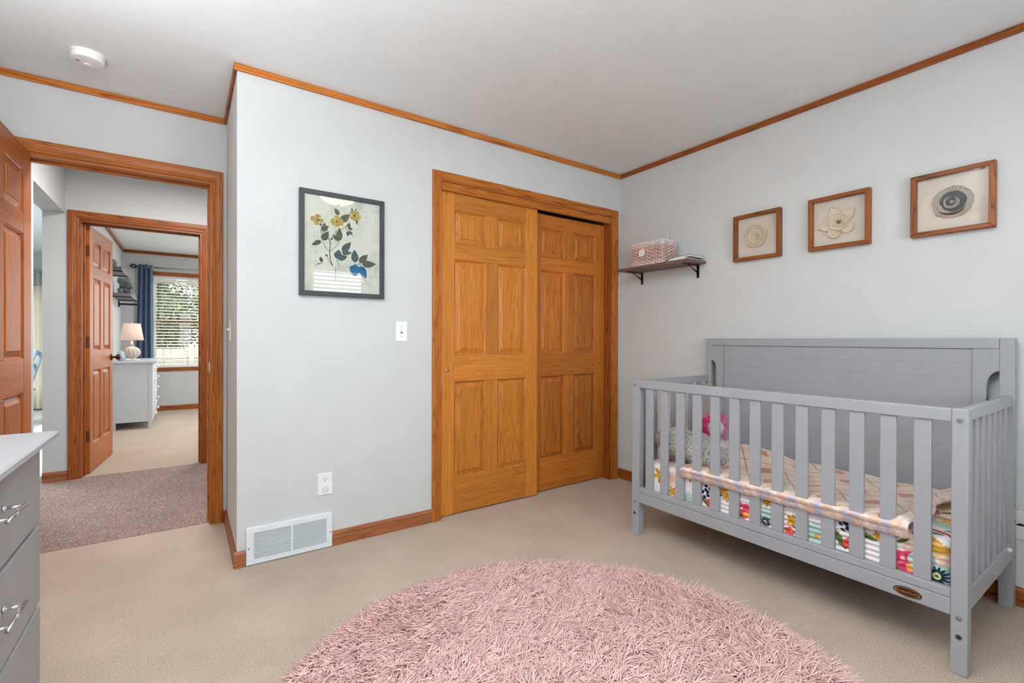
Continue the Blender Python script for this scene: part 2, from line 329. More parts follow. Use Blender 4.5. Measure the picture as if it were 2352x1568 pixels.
kn = obj('door_knob', MB().lathe([(.030, 0), (.031, -.006), (.024, -.010), (.011, -.014), (.010, -.034), (.020, -.040), (.028, -.052), (.027, -.064), (.016, -.072), (.0001, -.073)], (.70, 0, .935), 'y', 24), BRONZE, d4, smooth=True, label='dark bronze door knob')
HG = plain('hinge_brass', (130, 80, 48), .4, .6)
for zc in (.31, 1.08, 1.83):
    obj('hinge', MB().box(-.003, .0, .001, .030, zc-.045, zc+.045).box(-.022, -.001, .033, .036, zc-.045, zc+.045).lathe([(.006, zc-.045), (.006, zc+.045)], (-.006, .038, 0), n=8), HG, d4)

# ---------------------------------------------------------------- wall plates, vent, detector
def duplex():
    t = thing('wall_outlet', 'white duplex outlet with a safety plug, above the floor vent', 'outlet', (-2.272, 0, .339))
    obj('cover_plate', B(-2.309, -2.235, -.005, 0, .281, .398), WHITE, t, bevel=.003)
    m = MB(); m.lathe([(.0155, -.0052), (.0165, -.0065), (.0001, -.0068)], (-2.272, 0, .362), 'y', 24); obj('socket', m, WHITE, t)
    m = MB().box(-2.2795, -2.2775, -.0075, -.0065, .362, .371).box(-2.2665, -2.2645, -.0075, -.0065, .363, .370).lathe([(.0025, -.0066), (.0025, -.0075)], (-2.272, 0, .354), 'y', 10)
    obj('slot', m, DARK, t)
    obj('safety_plug', MB().lathe([(.018, -.005), (.018, -.010), (.015, -.012), (.0001, -.0125)], (-2.272, 0, .315), 'y', 24), plain('clear_plastic', (214, 219, 222), .2), t)
duplex()
def switch(name, label, x, z):
    t = thing(name, label, 'switch', (x, 0, z))
    obj('cover_plate', B(x-.036, x+.036, -.0055, 0, z-.0585, z+.0585), WHITE, t, bevel=.003)
    obj('toggle', MB().box(x-.005, x+.005, -.016, -.005, z-.002, z+.012), WHITE, t, bevel=.001)
    obj('toggle_slot', B(x-.006, x+.006, -.0062, -.005, z-.013, z+.013), plain('slot_grey', (130, 134, 138), .6), t)
    for dz in (-.03, .03): obj('screw', MB().lathe([(.003, -.005), (.003, -.0065), (.0001, -.007)], (x, 0, z+dz), 'y', 10), STEEL, t)
    return t
switch('light_switch', 'white toggle light switch between the print and the closet', -1.847, 1.158)
t = thing('light_switch', 'white switch plate on the short return wall, seen nearly edge-on', 'switch', (-2.68, .40, 1.16))
obj('cover_plate', B(-2.6855, -2.68, .364, .436, 1.10, 1.218), WHITE, t, bevel=.002); obj('toggle', B(-2.696, -2.685, .395, .405, 1.158, 1.17), WHITE, t)
t = thing('cable_plate', 'white wall plate with a cable opening behind the crib, at the right edge', 'wall plate', (0, -2.262, .34))
IV = plain('plate_white', (214, 214, 212), .4)
obj('cover_plate', B(-.006, 0, -2.322, -2.203, .281, .398), IV, t, bevel=.003)
obj('cable_opening', MB().loft([[(-.0068, -2.230+.014*math.cos(a), .337+.010*math.sin(a)) for a in np.linspace(0, math.pi, 10)], [(-.005, -2.230+.014*math.cos(a), .337+.010*math.sin(a)) for a in np.linspace(0, math.pi, 10)]]), DARK, t)
for z in (.380, .299): obj('screw', MB().lathe([(.0035, -.006), (.003, -.0078), (.0001, -.008)], (0, -2.214, z), 'x', 10), STEEL, t)
# floor vent
VW = plain('vent_enamel', (228, 234, 238), .35)
t = thing('floor_vent', 'white metal return air vent set low on the wall', 'vent', (-2.44, 0, 0))
a, b, z0, z1, yf = -2.641, -2.238, .004, .184, -.016
m = MB().box(a, b, yf, 0, z1-.027, z1).box(a, b, yf, 0, z0, z0+.024).box(a, a+.034, yf, 0, z0+.024, z1-.027).box(b-.030, b, yf, 0, z0+.024, z1-.027).box(-2.4425, -2.4305, yf, 0, z0+.024, z1-.027)
obj('vent_frame', m, VW, t, bevel=.0015)
obj('vent_back', B(a+.03, b-.03, -.0025, -.0005, z0+.02, z1-.02), plain('vent_shadow', (56, 78, 90), .7), t)
n = 18; pz = (z1-.027-(z0+.024))/n
for xa, xb in ((-2.607, -2.4425), (-2.4305, -2.268)):
    zz = z0+.024; sl = None
    for k in range(n):
        if sl is None:
            c = zz+pz*.5
            sl = obj('louver', MB().loft([[(xx, yf+.001, c-.0006), (xx, yf+.0014, c-.0016), (xx, -.004, c+.0020), (xx, -.0044, c+.0030)] for xx in (xa, xb)]), VW, t)
        else: dupmesh(sl, (0, 0, pz*k), t)
for x, z in ((a+.010, .085), (b-.010, .082)): obj('screw', MB().lathe([(.003, yf), (.003, yf-.001), (.0001, yf-.0012)], (x, 0, z), 'y', 10), DARK, t)
# smoke detector
t = thing('smoke_detector', 'round white smoke detector on the ceiling', 'smoke detector', (-3.262, .318, H))
DW = plain('detector_white', (238, 238, 236), .4)
dc = (-3.262, .318, 0)
obj('mounting_base', MB().lathe([(.064, H), (.064, H-.006), (.060, H-.008), (.060, H-.011), (.063, H-.012)], dc, n=48), DW, t, smooth=False)
obj('detector_body', MB().lathe([(.058, H-.010), (.062, H-.014), (.061, H-.028), (.057, H-.033), (.030, H-.036), (.0001, H-.037)], dc, n=48), DW, t)
obj('test_button', MB().lathe([(.013, H-.035), (.013, H-.039), (.010, H-.041), (.0001, H-.041)], (dc[0]-.004, dc[1]+.02, 0), n=24), DW, t)
for k in range(3): obj('sounder_slot', B(-3.304+k*.006, -3.3015+k*.006, .316, .328, H-.0365, H-.034), DARK, t)

# ---------------------------------------------------------------- framed botanical print
PRX, PRZ = -2.18, 1.617
t = thing('framed_print', 'botanical print of yellow flowers in a charcoal frame', 'picture', (PRX, 0, PRZ-.278))
FB = plain('charcoal_frame', (52, 55, 61), .5, var=.15, bmp=.2)
def frame4(t, x0, x1, z0, z1, w, y0, y1, mat, plane='y', bev=.0015, names='frame_rail', mats=None):
    # four mitred lengths; plane y: in x/z, front face y0; plane x: x0,x1 are y values
    def q(a, b, dd): return (a, dd, b) if plane == 'y' else (dd, a, b)
    segs = [((x0, z0), (x1, z0), (x1-w, z0+w), (x0+w, z0+w)), ((x0, z1), (x1, z1), (x1-w, z1-w), (x0+w, z1-w)),
            ((x0, z0), (x0, z1), (x0+w, z1-w), (x0+w, z0+w)), ((x1, z0), (x1, z1), (x1-w, z1-w), (x1-w, z0+w))]
    for k, s in enumerate(segs):
        m = MB().loft([[q(a, b, y0) for a, b in s], [q(a, b, y1) for a, b in s]])
        obj(names, m, (mats or [mat]*4)[k], t, bevel=bev)
frame4(t, -2.4035, -1.9565, 1.340, 1.893, .0245, -.022, -.0, FB)
m_, nt, n, l, b = newmat('print_paper'); v = coords(n, l)
n1 = noise(n, l, coords(n, l, (1, 1, .08)), 260, 2, .6); n2 = noise(n, l, coords(n, l, (.08, 1, 1)), 260, 2, .6); n3 = noise(n, l, v, 9, 3, .6)
mx = n.new('ShaderNodeMath'); mx.operation = 'ADD'; l.new(n1.outputs[0], mx.inputs[0]); l.new(n2.outputs[0], mx.inputs[1])
ad = n.new('ShaderNodeMath'); ad.operation = 'MULTIPLY_ADD'; ad.inputs[1].default_value = .5; l.new(mx.outputs[0], ad.inputs[0]); l.new(n3.outputs[0], ad.inputs[2])
l.new(ramp(n, l, ad.outputs[0], [(.70, lin((166, 174, 162))), (.88, lin((180, 187, 174))), (1.02, lin((200, 202, 190)))]), b.inputs['Base Color']); b.inputs['Roughness'].default_value = .9; b.inputs['Specular IOR Level'].default_value = .1
obj('print_paper', B(-2.385, -1.975, -.010, -.002, 1.36, 1.875), m_, t)
LEAF = [(-25, 163, -46, 198, 25, 0), (-15, 131, 34, 176, 38, 0), (-115, 71, -76, 97, 32, 0), (-110, 18, -77, 69, 36, 0), (-115, 14, -164, -14, 25, 0), (-24, 25, -20, 97, 34, 0), (-27, 23, -57, 58, 21, 0), (-6, -32, 40, 26, 36, 1), (-8, -40, 46, -32, 25, 0), (-34, -73, -23, -22, 40, 1), (-30, -71, 22, -56, 32, 1), (63, -84, 58, -13, 40, 1), (86, -83, 132, -33, 36, 0), (101, -90, 179, -83, 38, 0), (63, -95, 60, -163, 59, 2), (90, -101, 124, -168, 42, 2), (-111, -98, -121, -69, 18, 1), (23, 101, 34, 129, 19, 0), (23, 99, 50, 97, 17, 0), (23, 82, 23, 54, 18, 0), (25, 78, 50, 73, 20, 0), (-124, 104, -111, 92, 12, 0), (69, 151, 73, 126, 13, 0), (46, 195, 44, 213, 9, 0), (62, 202, 69, 213, 9, 0), (-133, -109, -114, -106, 7, 0), (-95, -60, -80, -59, 11, 0), (-67, 23, -53, 41, 8, 0), (-108, 99, -90, 107, 13, 0)]
PETAL = [(-132, 122, -170, 126, 32), (-132, 122, -132, 153, 33), (-132, 122, -101, 119, 26), (-132, 122, -144, 93, 29), (-36, 126, -34, 162, 36), (-36, 126, -69, 123, 38), (-36, 126, 1, 126, 44), (-36, 126, -38, 98, 38), (58, 173, 35, 192, 34), (58, 173, 78, 200, 36), (58, 173, 94, 163, 36), (58, 173, 35, 153, 25), (58, 173, 65, 145, 32)]
STEM = [[(-56, -112), (-68, -85), (-72, -43), (-69, -4), (-71, 21), (-82, 37)], [(-71, 21), (-57, 40), (-38, 74), (-36, 82)], [(-73, -39), (-90, -22), (-110, 14)], [(-71, -37), (-27, 5), (-24, 25)], [(-10, 89), (11, 104), (34, 140)], [(9, 101), (23, 84), (56, 56)], [(-23, -111), (-30, -85), (-34, -73)], [(31, -112), (62, -95), (101, -90)], [(-8, -32), (-19, -45), (-26, -61)], [(62, -96), (63, -82)], [(76, -91), (88, -81)], [(-86, -59), (-77, -87), (-58, -111)], [(-111, -98), (-108, -104), (-133, -110), (-144, -122)], [(104, -160), (122, -182)], [(-43, -121), (-41, -156), (-43, -195)], [(-117, 71), (-115, 57), (-97, 68)], [(-123, 104), (-112, 94)]]
def inks(name, c1, c2, sc=60):
    m, nt, n, l, b = newmat(name); tt = noise(n, l, coords(n, l), sc, 3, .7); l.new(ramp(n, l, tt.outputs[0], [(.35, lin(c1)), (.65, lin(c2))]), b.inputs['Base Color']); b.inputs['Roughness'].default_value = .9; return m
IL = [inks('leaf_green_ink', (58, 66, 56), (96, 104, 84), 90), inks('leaf_teal_ink', (44, 62, 74), (80, 98, 100), 90), inks('leaf_reflection_blue', (16, 84, 122), (40, 110, 146), 90)]  # last entry: blue of the window's reflection painted into two leaves
IP = inks('petal_ink', (190, 168, 96), (146, 122, 62), 50); IS = inks('stem_ink', (48, 54, 56), (70, 74, 66))
def blade(bx, by, tx, ty, w, y, pt=1.0, dent=False, yi=0):
    L = math.hypot(tx-bx, ty-by) or 1; ux, uy = (tx-bx)/L, (ty-by)/L; pts = []
    S = np.linspace(0, 1, 12)
    wf = (lambda s: math.sin(math.pi*s**.72)**.95) if not dent else (lambda s: max(0, math.sin(math.pi*min(s, .999)**1.5))**.55)
    for s in S: pts.append((bx+ux*L*s-uy*w/2*wf(s), by+uy*L*s+ux*w/2*wf(s)))
    for s in S[::-1][1:-1]: pts.append((bx+ux*L*s+uy*w/2*wf(s), by+uy*L*s-ux*w/2*wf(s)))
    return MB().loft([[(PRX+p[0]/1000, y, PRZ+p[1]/1000) for p in pts], [(PRX+p[0]/1000, y+.0004, PRZ+p[1]/1000) for p in pts]])
for k, s in enumerate(STEM):
    m = MB()
    for (ax, ay), (bx_, by_) in zip(s[:-1], s[1:]):
        L = math.hypot(bx_-ax, by_-ay) or 1; nx, ny = -(by_-ay)/L, (bx_-ax)/L; w = 1.3 if k else 2.2
        pp = [(ax+nx*w, ay+ny*w), (bx_+nx*w*.9, by_+ny*w*.9), (bx_-nx*w*.9, by_-ny*w*.9), (ax-nx*w, ay-ny*w)]
        m.loft([[(PRX+p[0]/1000, -.0104, PRZ+p[1]/1000) for p in pp], [(PRX+p[0]/1000, -.0099, PRZ+p[1]/1000) for p in pp]])
    obj('printed_stem', m, IS, t)
for k, q in enumerate(LEAF): obj('printed_leaf', blade(*q[:5], -.0108-.00002*k), IL[q[5]], t)
for k, q in enumerate(PETAL): obj('printed_petal', blade(*q[:4], q[4]*.86, -.0116-.00002*k, dent=True), IP, t)
for cx_, cz_ in ((-132, 122), (-36, 126), (58, 173)):
    obj('printed_pistil', MB().lathe([(.006, -.0124), (.006, -.0122)], (PRX+cx_/1000, 0, PRZ+cz_/1000), 'y', 12), IL[0], t)
obj('glass_pane', B(-2.381, -1.979, -.0165, -.0150, 1.362, 1.871), glassmat(), t)

# ---------------------------------------------------------------- paper flower shadow boxes on the crib wall
LINEN = plain('linen_backing', (206, 196, 182), .9, var=.05, bmp=.4, bscale=700)
def papermat(name, c1, c2, c3, dens=90):
    m, nt, n, l, b = newmat(name); v = coords(n, l)
    tw = n.new('ShaderNodeTexWave'); tw.inputs['Scale'].default_value = dens; tw.inputs['Distortion'].default_value = 3; tw.bands_direction = 'Z'; tw.inputs['Detail'].default_value = 2; tw.inputs['Detail Scale'].default_value = 3; l.new(v, tw.inputs['Vector'])
    t2 = noise(n, l, v, 420, 2, .7); mm = n.new('ShaderNodeMath'); mm.operation = 'MULTIPLY'; l.new(tw.outputs['Fac'], mm.inputs[0]); l.new(t2.outputs[0], mm.inputs[1])
    l.new(ramp(n, l, mm.outputs[0], [(.0, lin(c1)), (.34, lin(c2)), (.46, lin(c3))]), b.inputs['Base Color']); b.inputs['Roughness'].default_value = .9; return m
BOOK = papermat('printed_book_paper', (226, 212, 184), (206, 190, 160), (128, 114, 96), 150)
MUSIC = papermat('sheet_music_paper', (232, 218, 190), (216, 200, 172), (120, 100, 82), 75)
NEWS = papermat('newsprint_paper', (214, 200, 178), (120, 108, 98), (48, 42, 42), 80)
NEWSD = plain('black_newsprint', (42, 40, 42), .8, var=.3)
FT = {'x': oak('x', 'frame'), 'y': oak('y', 'frame'), 'z': oak('z', 'frame')}
def shadowbox(y0, y1, z0, z1, label):
    t = thing('shadow_box_frame', label, 'picture', (0, (y0+y1)/2, z0), group='shadow box frames with paper flowers on the crib wall')
    frame4(t, y0, y1, z0, z1, .021, -.034, -.0, None, 'x', .002, 'frame_rail', [FT['y'], FT['y'], FT['z'], FT['z']])
    obj('linen_backing', B(-.006, -.002, y0+.018, y1-.018, z0+.018, z1-.018), LINEN, t)
    obj('glass_pane', B(-.0285, -.0270, y0+.0212, y1-.0212, z0+.0212, z1-.0212), glassmat(), t)
    return t
# petals built in the wall plane: local (u along -y so that u grows to the right, v up), depth toward -x
def petal(cy, cz, ang, L, w, base_d, tip_d, cup=.004, pointed=False, n=8):
    P = []
    for i in range(n+1):
        s = i/n; row = []
        wf = (math.sin(math.pi*min(.5, s*.75))**.8)*(1-(max(0, s-.62)/.38)**2.2)**.5 if not pointed else (min(1, (s/.35)**.7))*(1-(max(0, s-.5)/.5)**1.5)
        wf = max(wf, .02)
        for j in range(7):
            q = (j/6-.5)*2; a = L*s; bb = q*w/2*wf
            u = a*math.cos(ang)-bb*math.sin(ang); v = a*math.sin(ang)+bb*math.cos(ang)
            d = base_d+(tip_d-base_d)*s+cup*q*q
            row.append((-d, cy-u, cz+v))
        P.append(row)
    return MB().grid(P)
def solid(o, th=.0006):
    md = o.modifiers.new('thickness', 'SOLIDIFY'); md.thickness = th; return o
def ringpetal(cy, cz, r0, r1, d0, d1, a0, a1, n=20, wob=0.0):
    P = []
    for i in range(n+1):
        s = i/n; a = a0+(a1-a0)*s; e = math.sin(math.pi*s)**.4; row = []
        for j in range(5):
            q = j/4; r = r0+(r1-r0)*q*e*(1+wob*math.sin(a*7)); row.append((-(d0+(d1-d0)*q), cy-r*math.cos(a), cz+r*math.sin(a)))
        P.append(row)
    return MB().grid(P)
t = shadowbox(-1.262, -.976, 1.607, 1.892, 'square wooden shadow box with a round book-page paper rose, leftmost of three')
cy, cz = -1.112, 1.750
for k in range(5): solid(obj('paper_petal', petal(cy, cz, R(20+72*k), .070, .075, .007, .013, .004), BOOK, t))
for k in range(4): solid(obj('paper_petal', petal(cy, cz, R(60+90*k), .050, .058, .011, .019, .004), BOOK, t))
for k in range(3): solid(obj('paper_petal', ringpetal(cy, cz, .006+.007*k, .016+.009*k, .012, .021-.002*k, R(120*k), R(120*k+300)), BOOK, t))
t = shadowbox(-1.701, -1.413, 1.607, 1.892, 'square wooden shadow box with a five-petal sheet-music paper flower, middle of three')
cy, cz = -1.556, 1.745
for k, (aa, LL) in enumerate(((110, .095), (38, .095), (-38, .085), (-110, .088), (-170, .105))): solid(obj('paper_petal', petal(cy, cz, R(aa), LL, .062, .007, .012, .005, pointed=(k in (0, 1, 4))), MUSIC, t))
for k in range(4): solid(obj('paper_petal', petal(cy, cz, R(30+90*k), .046, .056, .010, .018, .003), MUSIC, t))
for k in range(3): solid(obj('paper_petal', ringpetal(cy, cz, .005+.006*k, .014+.009*k, .014, .024-.002*k, R(110*k), R(110*k+310)), MUSIC, t))
obj('flower_centre', MB().lathe([(.009, -.012), (.008, -.022), (.003, -.024), (.0001, -.022)], (0, cy, cz), 'x', 16), plain('brown_bead', (96, 62, 50), .6), t)
t = shadowbox(-2.152, -1.864, 1.603, 1.891, 'square wooden shadow box with a black and white newsprint paper rose, rightmost of three')
cy, cz = -2.010, 1.745
for k in range(5): solid(obj('paper_petal', petal(cy, cz, R(-60+72*k), .074, .085, .006, .010, .003), NEWS, t))
for k in range(5): solid(obj('paper_petal', ringpetal(cy, cz, .008+.0085*k, .021+.0095*k, .013, .0235-.0022*k, R(75*k), R(75*k+340), 28, .05), NEWS if k in (1, 4) else NEWSD, t))
obj('paper_petal', ringpetal(cy, cz, .050, .058, .011, .013, R(150), R(330), 28), NEWSD, t)
obj('flower_centre', MB().lathe([(.007, -.010), (.007, -.023), (.003, -.022), (.0001, -.020)], (0, cy, cz), 'x', 16), plain('grey_bead', (150, 146, 142), .6), t)
def textmesh(name, s, size, mat, parent, M4, extrude=.0004, align='CENTER'):
    cu = bpy.data.curves.new(name, 'FONT'); cu.body = s; cu.size = size; cu.extrude = extrude; cu.align_x = align; cu.align_y = 'CENTER'; cu.resolution_u = 3
    o = bpy.data.objects.new('tmp', cu); COL.objects.link(o); dg = bpy.context.evaluated_depsgraph_get()
    me = bpy.data.meshes.new_from_object(o.evaluated_get(dg)); COL.objects.unlink(o); bpy.data.objects.remove(o)
    off = OFF[parent]; me.transform(Matrix.Translation(-off) @ M4); me.materials.clear(); me.materials.append(mat)
    q = bpy.data.objects.new(name, me); COL.objects.link(q); q.parent = parent; OFF[q] = off; return q
WB = Matrix(((0, 0, -1), (-1, 0, 0), (0, 1, 0))).to_4x4()   # text x -> -y, text y -> +z, normal -> -x
textmesh('lettering', 'Pou', .014, DARK, t, Matrix.Translation((-.0122, cy-.048, cz+.046)) @ WB @ Matrix.Rotation(R(-28), 4, 'Z'))
textmesh('lettering', 'C', .013, DARK, t, Matrix.Translation((-.0122, cy-.028, cz+.058)) @ WB @ Matrix.Rotation(R(-20), 4, 'Z'))

# ---------------------------------------------------------------- wall shelf with basket and books
m_, nt, n, l, b = newmat('walnut_laminate'); tt = noise(n, l, coords(n, l, (1, .05, 1)), 60, 3, .6)
l.new(ramp(n, l, tt.outputs[0], [(.3, lin((74, 52, 46))), (.7, lin((128, 100, 92)))]), b.inputs['Base Color']); b.inputs['Roughness'].default_value = .4
t = thing('wall_shelf', 'dark brown laminate shelf on black brackets beside the closet', 'shelf', (0, -.465, 1.625))
obj('shelf_board', B(-.20, -.001, -.768, -.162, 1.626, 1.645), m_, t, bevel=.001)
for y in (-.228, -.708):
    br = MB().box(-.004, 0, y-.009, y+.009, 1.538, 1.626).box(-.165, 0, y-.009, y+.009, 1.622, 1.626)
    br.loft([[(-.120, yy, 1.622), (-.108, yy, 1.622), (-.002, yy, 1.565), (-.002, yy, 1.577)] for yy in (y-.003, y+.003)])
    o = obj('bracket', br, BLACKM, t)
    for z in (1.552, 1.600): obj('screw', MB().lathe([(.003, -.004), (.0025, -.0055), (.0001, -.006)], (0, y, z), 'x', 8), CHROME, o)
# wicker basket
t = thing('wicker_basket', 'small pink and white wicker basket with a heart tag on the wall shelf', 'basket', (-.12, -.44, 1.645))
WK = plain('pink_wicker', (216, 178, 168), .6, var=.08); WKW = plain('white_wicker', (224, 212, 208), .6, var=.05)
bx, by, hw, hd, hh = -.115, -.422, .137, .078, .148
def rr(s, g):   # rounded rectangle perimeter point, s in 0..1 ; g = growth
    a, b2 = hd+g, hw+g; r = .016
    segs = [2*(a-r), 2*(b2-r), 2*(a-r), 2*(b2-r)]; arc = math.pi/2*r; tot = sum(segs)+4*arc; d = (s % 1)*tot
    cs = [(-(a-r), b2), (a, b2-r), (a-r, -b2), (-a, -(b2-r))]; dr = [(1, 0), (0, -1), (-1, 0), (0, 1)]
    cc = [(a-r, b2-r), (a-r, -(b2-r)), (-(a-r), -(b2-r)), (-(a-r), b2-r)]; st = [90, 0, -90, -180]
    for k in range(4):
        if d < segs[k]: return (cs[k][0]+dr[k][0]*d, cs[k][1]+dr[k][1]*d), dr[k]
        d -= segs[k]
        if d < arc:
            an = R(st[k])-d/r; return (cc[k][0]+r*math.cos(an), cc[k][1]+r*math.sin(an)), (math.sin(an), -math.cos(an))
        d -= arc
    return rr(.0001, g)
NS = 34; rows = 13
for k in range(rows):
    z = 1.650+hh*(k+.5)/rows; g = .006*k/rows; path = []
    for i in range(NS*4):
        s = i/(NS*4); (x, y), (dx, dy) = rr(s, g); w = .0042*math.cos(math.pi*(s*NS)+(math.pi if k % 2 else 0)); path.append((bx+x+dy*-w, by+y+dx*w, z))
    path.append(path[0]); obj('weaver', MB().tube(path, .0046, 5, False), WK if 1 < k < rows-2 else WKW, t, smooth=True)
sm = None
for i in range(NS):
    (x, y), _ = rr((i+.5)/NS, 0); (x2, y2), _ = rr((i+.5)/NS, .006)
    obj('stake', MB().tube([(bx+x, by+y, 1.646), (bx+x2, by+y2, 1.648+hh)], .0026, 5), WKW, t)
obj('basket_bottom', B(bx-hd, bx+hd, by-hw, by+hw, 1.646, 1.652), WK, t)
for ph in (0, math.pi):
    path = []
    for i in range(241):
        s = i/240; (x, y), (dx, dy) = rr(s, .004); a = 2*math.pi*s*34+ph; path.append((bx+x*(1+.05*math.cos(a)), by+y*(1+.02*math.cos(a)), 1.650+hh+.005+.005*math.sin(a)))
    obj('braided_rim', MB().tube(path, .0042, 5, False), WKW, t, smooth=True)
for ysgn in (-1,):
    path = []
    for i in range(15):
        a = math.pi*i/14; path.append((bx+.035*math.cos(a), by+ysgn*(hw+.006), 1.652+hh+.034*math.sin(a)))
    obj('basket_handle', MB().tube(path, .0045, 6), WKW, t, smooth=True)
tg = obj('heart_tag', MB().lathe([(.0001, bx-hd-.016), (.026, bx-hd-.016), (.026, bx-hd-.012), (.0001, bx-hd-.012)], (0, -.395, 1.733), 'x', 32), WHITE, t, label='round white tag with a gold heart')
hp = [(16*math.sin(a)**3, 13*math.cos(a)-5*math.cos(2*a)-2*math.cos(3*a)-math.cos(4*a)) for a in np.linspace(0, 2*math.pi, 40)[:-1]]
hm = MB()
for r0, r1 in ((1.0, .82),):
    k0 = len(hm.v); nn = len(hp)
    for dd in (bx-hd-.0172, bx-hd-.0160):
        for rr_ in (r0, r1): hm.v += [(dd, -.395-p[0]*.00075*rr_, 1.733+p[1]*.00085*rr_) for p in hp]
    for j in range(nn):
        j2 = (j+1) % nn; hm.f += [(k0+j, k0+j2, k0+nn+j2, k0+nn+j), (k0+2*nn+j, k0+2*nn+j2, k0+3*nn+j2, k0+3*nn+j), (k0+j, k0+j2, k0+2*nn+j2, k0+2*nn+j), (k0+nn+j, k0+nn+j2, k0+3*nn+j2, k0+3*nn+j)]
obj('heart', hm, plain('gold_print', (214, 176, 140), .4), tg)
# books
t = thing('book', 'thin white book lying next to the wicker basket on the wall shelf', 'book', (-.12, -.68, 1.645))
obj('book_cover', MB().box(-.185, -.03, -.735, -.61, 1.646, 1.648).box(-.185, -.03, -.735, -.61, 1.658, 1.660).box(-.185, -.182, -.735, -.61, 1.648, 1.658), plain('book_white', (222, 222, 218), .6), t)
obj('page_block', B(-.182, -.035, -.732, -.613, 1.648, 1.658), plain('pages', (232, 228, 218), .9), t)
t = thing('book', 'white book with a dark grey cover edge at the outer end of the wall shelf', 'book', (-.10, -.74, 1.66))
obj('book_cover', MB().box(-.17, -.02, -.764, -.625, 1.6605, 1.6625).box(-.17, -.02, -.764, -.625, 1.671, 1.6735), plain('book_grey', (110, 112, 112), .5), t)
obj('page_block', B(-.168, -.022, -.762, -.63, 1.6625, 1.671), plain('pages', (232, 228, 218), .9), t)

# ---------------------------------------------------------------- crib
CR = thing('crib', 'grey painted wooden baby crib with a tall panelled headboard', 'crib', (-.40, -1.51, 0))
YL, YR, XF, XB = -.800, -2.218, -.770, -.022
bv = .003
def part(name, *a, bevel=bv, mat=None, label=None, parent=None): return obj(name, B(*a), mat or CRIBM, parent or CR, bevel=bevel, label=label)
lg1 = part('front_leg', XF, XF+.045, YL-.050, YL, 0, .885); lg2 = part('front_leg', XF, XF+.045, YR, YR+.043, 0, .885)
pb1 = part('back_post', -.070, XB, YL-.050, YL-.012, 0, 1.125); pb2 = part('back_post', -.070, XB, YR, YR+.045, 0, 1.125)
part('top_rail', XF+.001, XF+.030, YR+.043, YL-.050, .840, .884)
part('bottom_rail', XF+.0025, XF+.030, YR+.043, YL-.050, .2465, .277); part('apron', XF+.001, XF+.024, YR+.043, YL-.050, .190, .2455)
s0 = None
for k in range(13):
    c = -.9145-k*.0986
    if s0 is None: s0 = part('slat', XF+.009, XF+.023, c-.0243, c+.0243, .277, .840, bevel=.002)
    else: dupmesh(s0, (0, -k*.0986, 0), CR)
for ys, ye in ((YL-.012-.022, YL-.012), (YR+.006, YR+.030)):
    part('side_top_rail', XF+.045, -.070, ys, ye, .842, .885); part('side_bottom_rail', XF+.045, -.070, ys, ye, .200, .277)
    s1 = None
    for k in range(7):
        x = XF+.083+k*.0885
        if s1 is None: s1 = part('slat', x-.022, x+.022, ys+.005, ye-.005, .277, .842, bevel=.002)
        else: dupmesh(s1, (.0885*k, 0, 0), CR)
# headboard
HBa, HBb = -.068, -.030
part('head_top_rail', HBa, HBb, YR+.045, YL-.050, 1.078, 1.124)
def stile(y_post, y_in):
    # stile from panel edge y_in to the post, with a curved hand notch against the post
    sgn = 1 if y_post > y_in else -1; w = abs(y_post-y_in); nw = .040; pts = [(y_in, .25), (y_in, 1.077), (y_post, 1.077), (y_post, .985)]
    for i in range(9):
        a = R(90*i/8); pts.append((y_post-sgn*nw*math.sin(a), .985-.075*(1-math.cos(a))))
    pts += [(y_post-sgn*nw, .25)]
    m = MB().loft([[(HBa+.001, y, z) for y, z in pts], [(HBb, y, z) for y, z in pts]]); obj('head_stile', m, CRIBM, CR)
stile(YL-.050, -.935); stile(YR+.045, -2.092)
zz = 1.0765
while zz > .27:
    part('plank', HBa+.008, HBb-.004, -2.091, -.936, max(zz-.0624, .2), zz, bevel=.0010); zz -= .0624
part('head_bottom_rail', HBa, HBb, YR+.045, YL-.050, .19, .26)
part('mattress_support', XF+.03, -.07, YR+.03, YL-.04, .205, .222, bevel=0)
BOLT = plain('bolt_steel', (150, 152, 156), .35, .8)
def bolt(y, z, dark=False, parent=None):
    obj('bolt', MB().lathe([(.0085, XF+.001), (.0085, XF-.0006), (.0065, XF-.0006), (.0062, XF+.0005), (.004, XF-.0008), (.0001, XF-.0008)], (0, y, z), 'x', 18), DARK if dark else BOLT, parent)
bolt(-2.196, .846, parent=lg2); bolt(-2.196, .188, parent=lg2); bolt(-2.196, .126, True, lg2)
bolt(-.823, .856, parent=lg1); bolt(-.823, .188, parent=lg1); bolt(-.823, .123, True, lg1)
for z in (.43, .36, .215): obj('bolt_hole', MB().lathe([(.004, YR+.001), (.004, YR-.0006), (.0001, YR-.0006)], (-.045, 0, z), 'y', 12), DARK, pb2)
obj('cam_knob', MB().lathe([(.008, YR+.006), (.009, YR-.002), (.005, YR-.005), (.0001, YR-.005)], (-.13, 0, .262), 'y', 16), WHITE, CR)
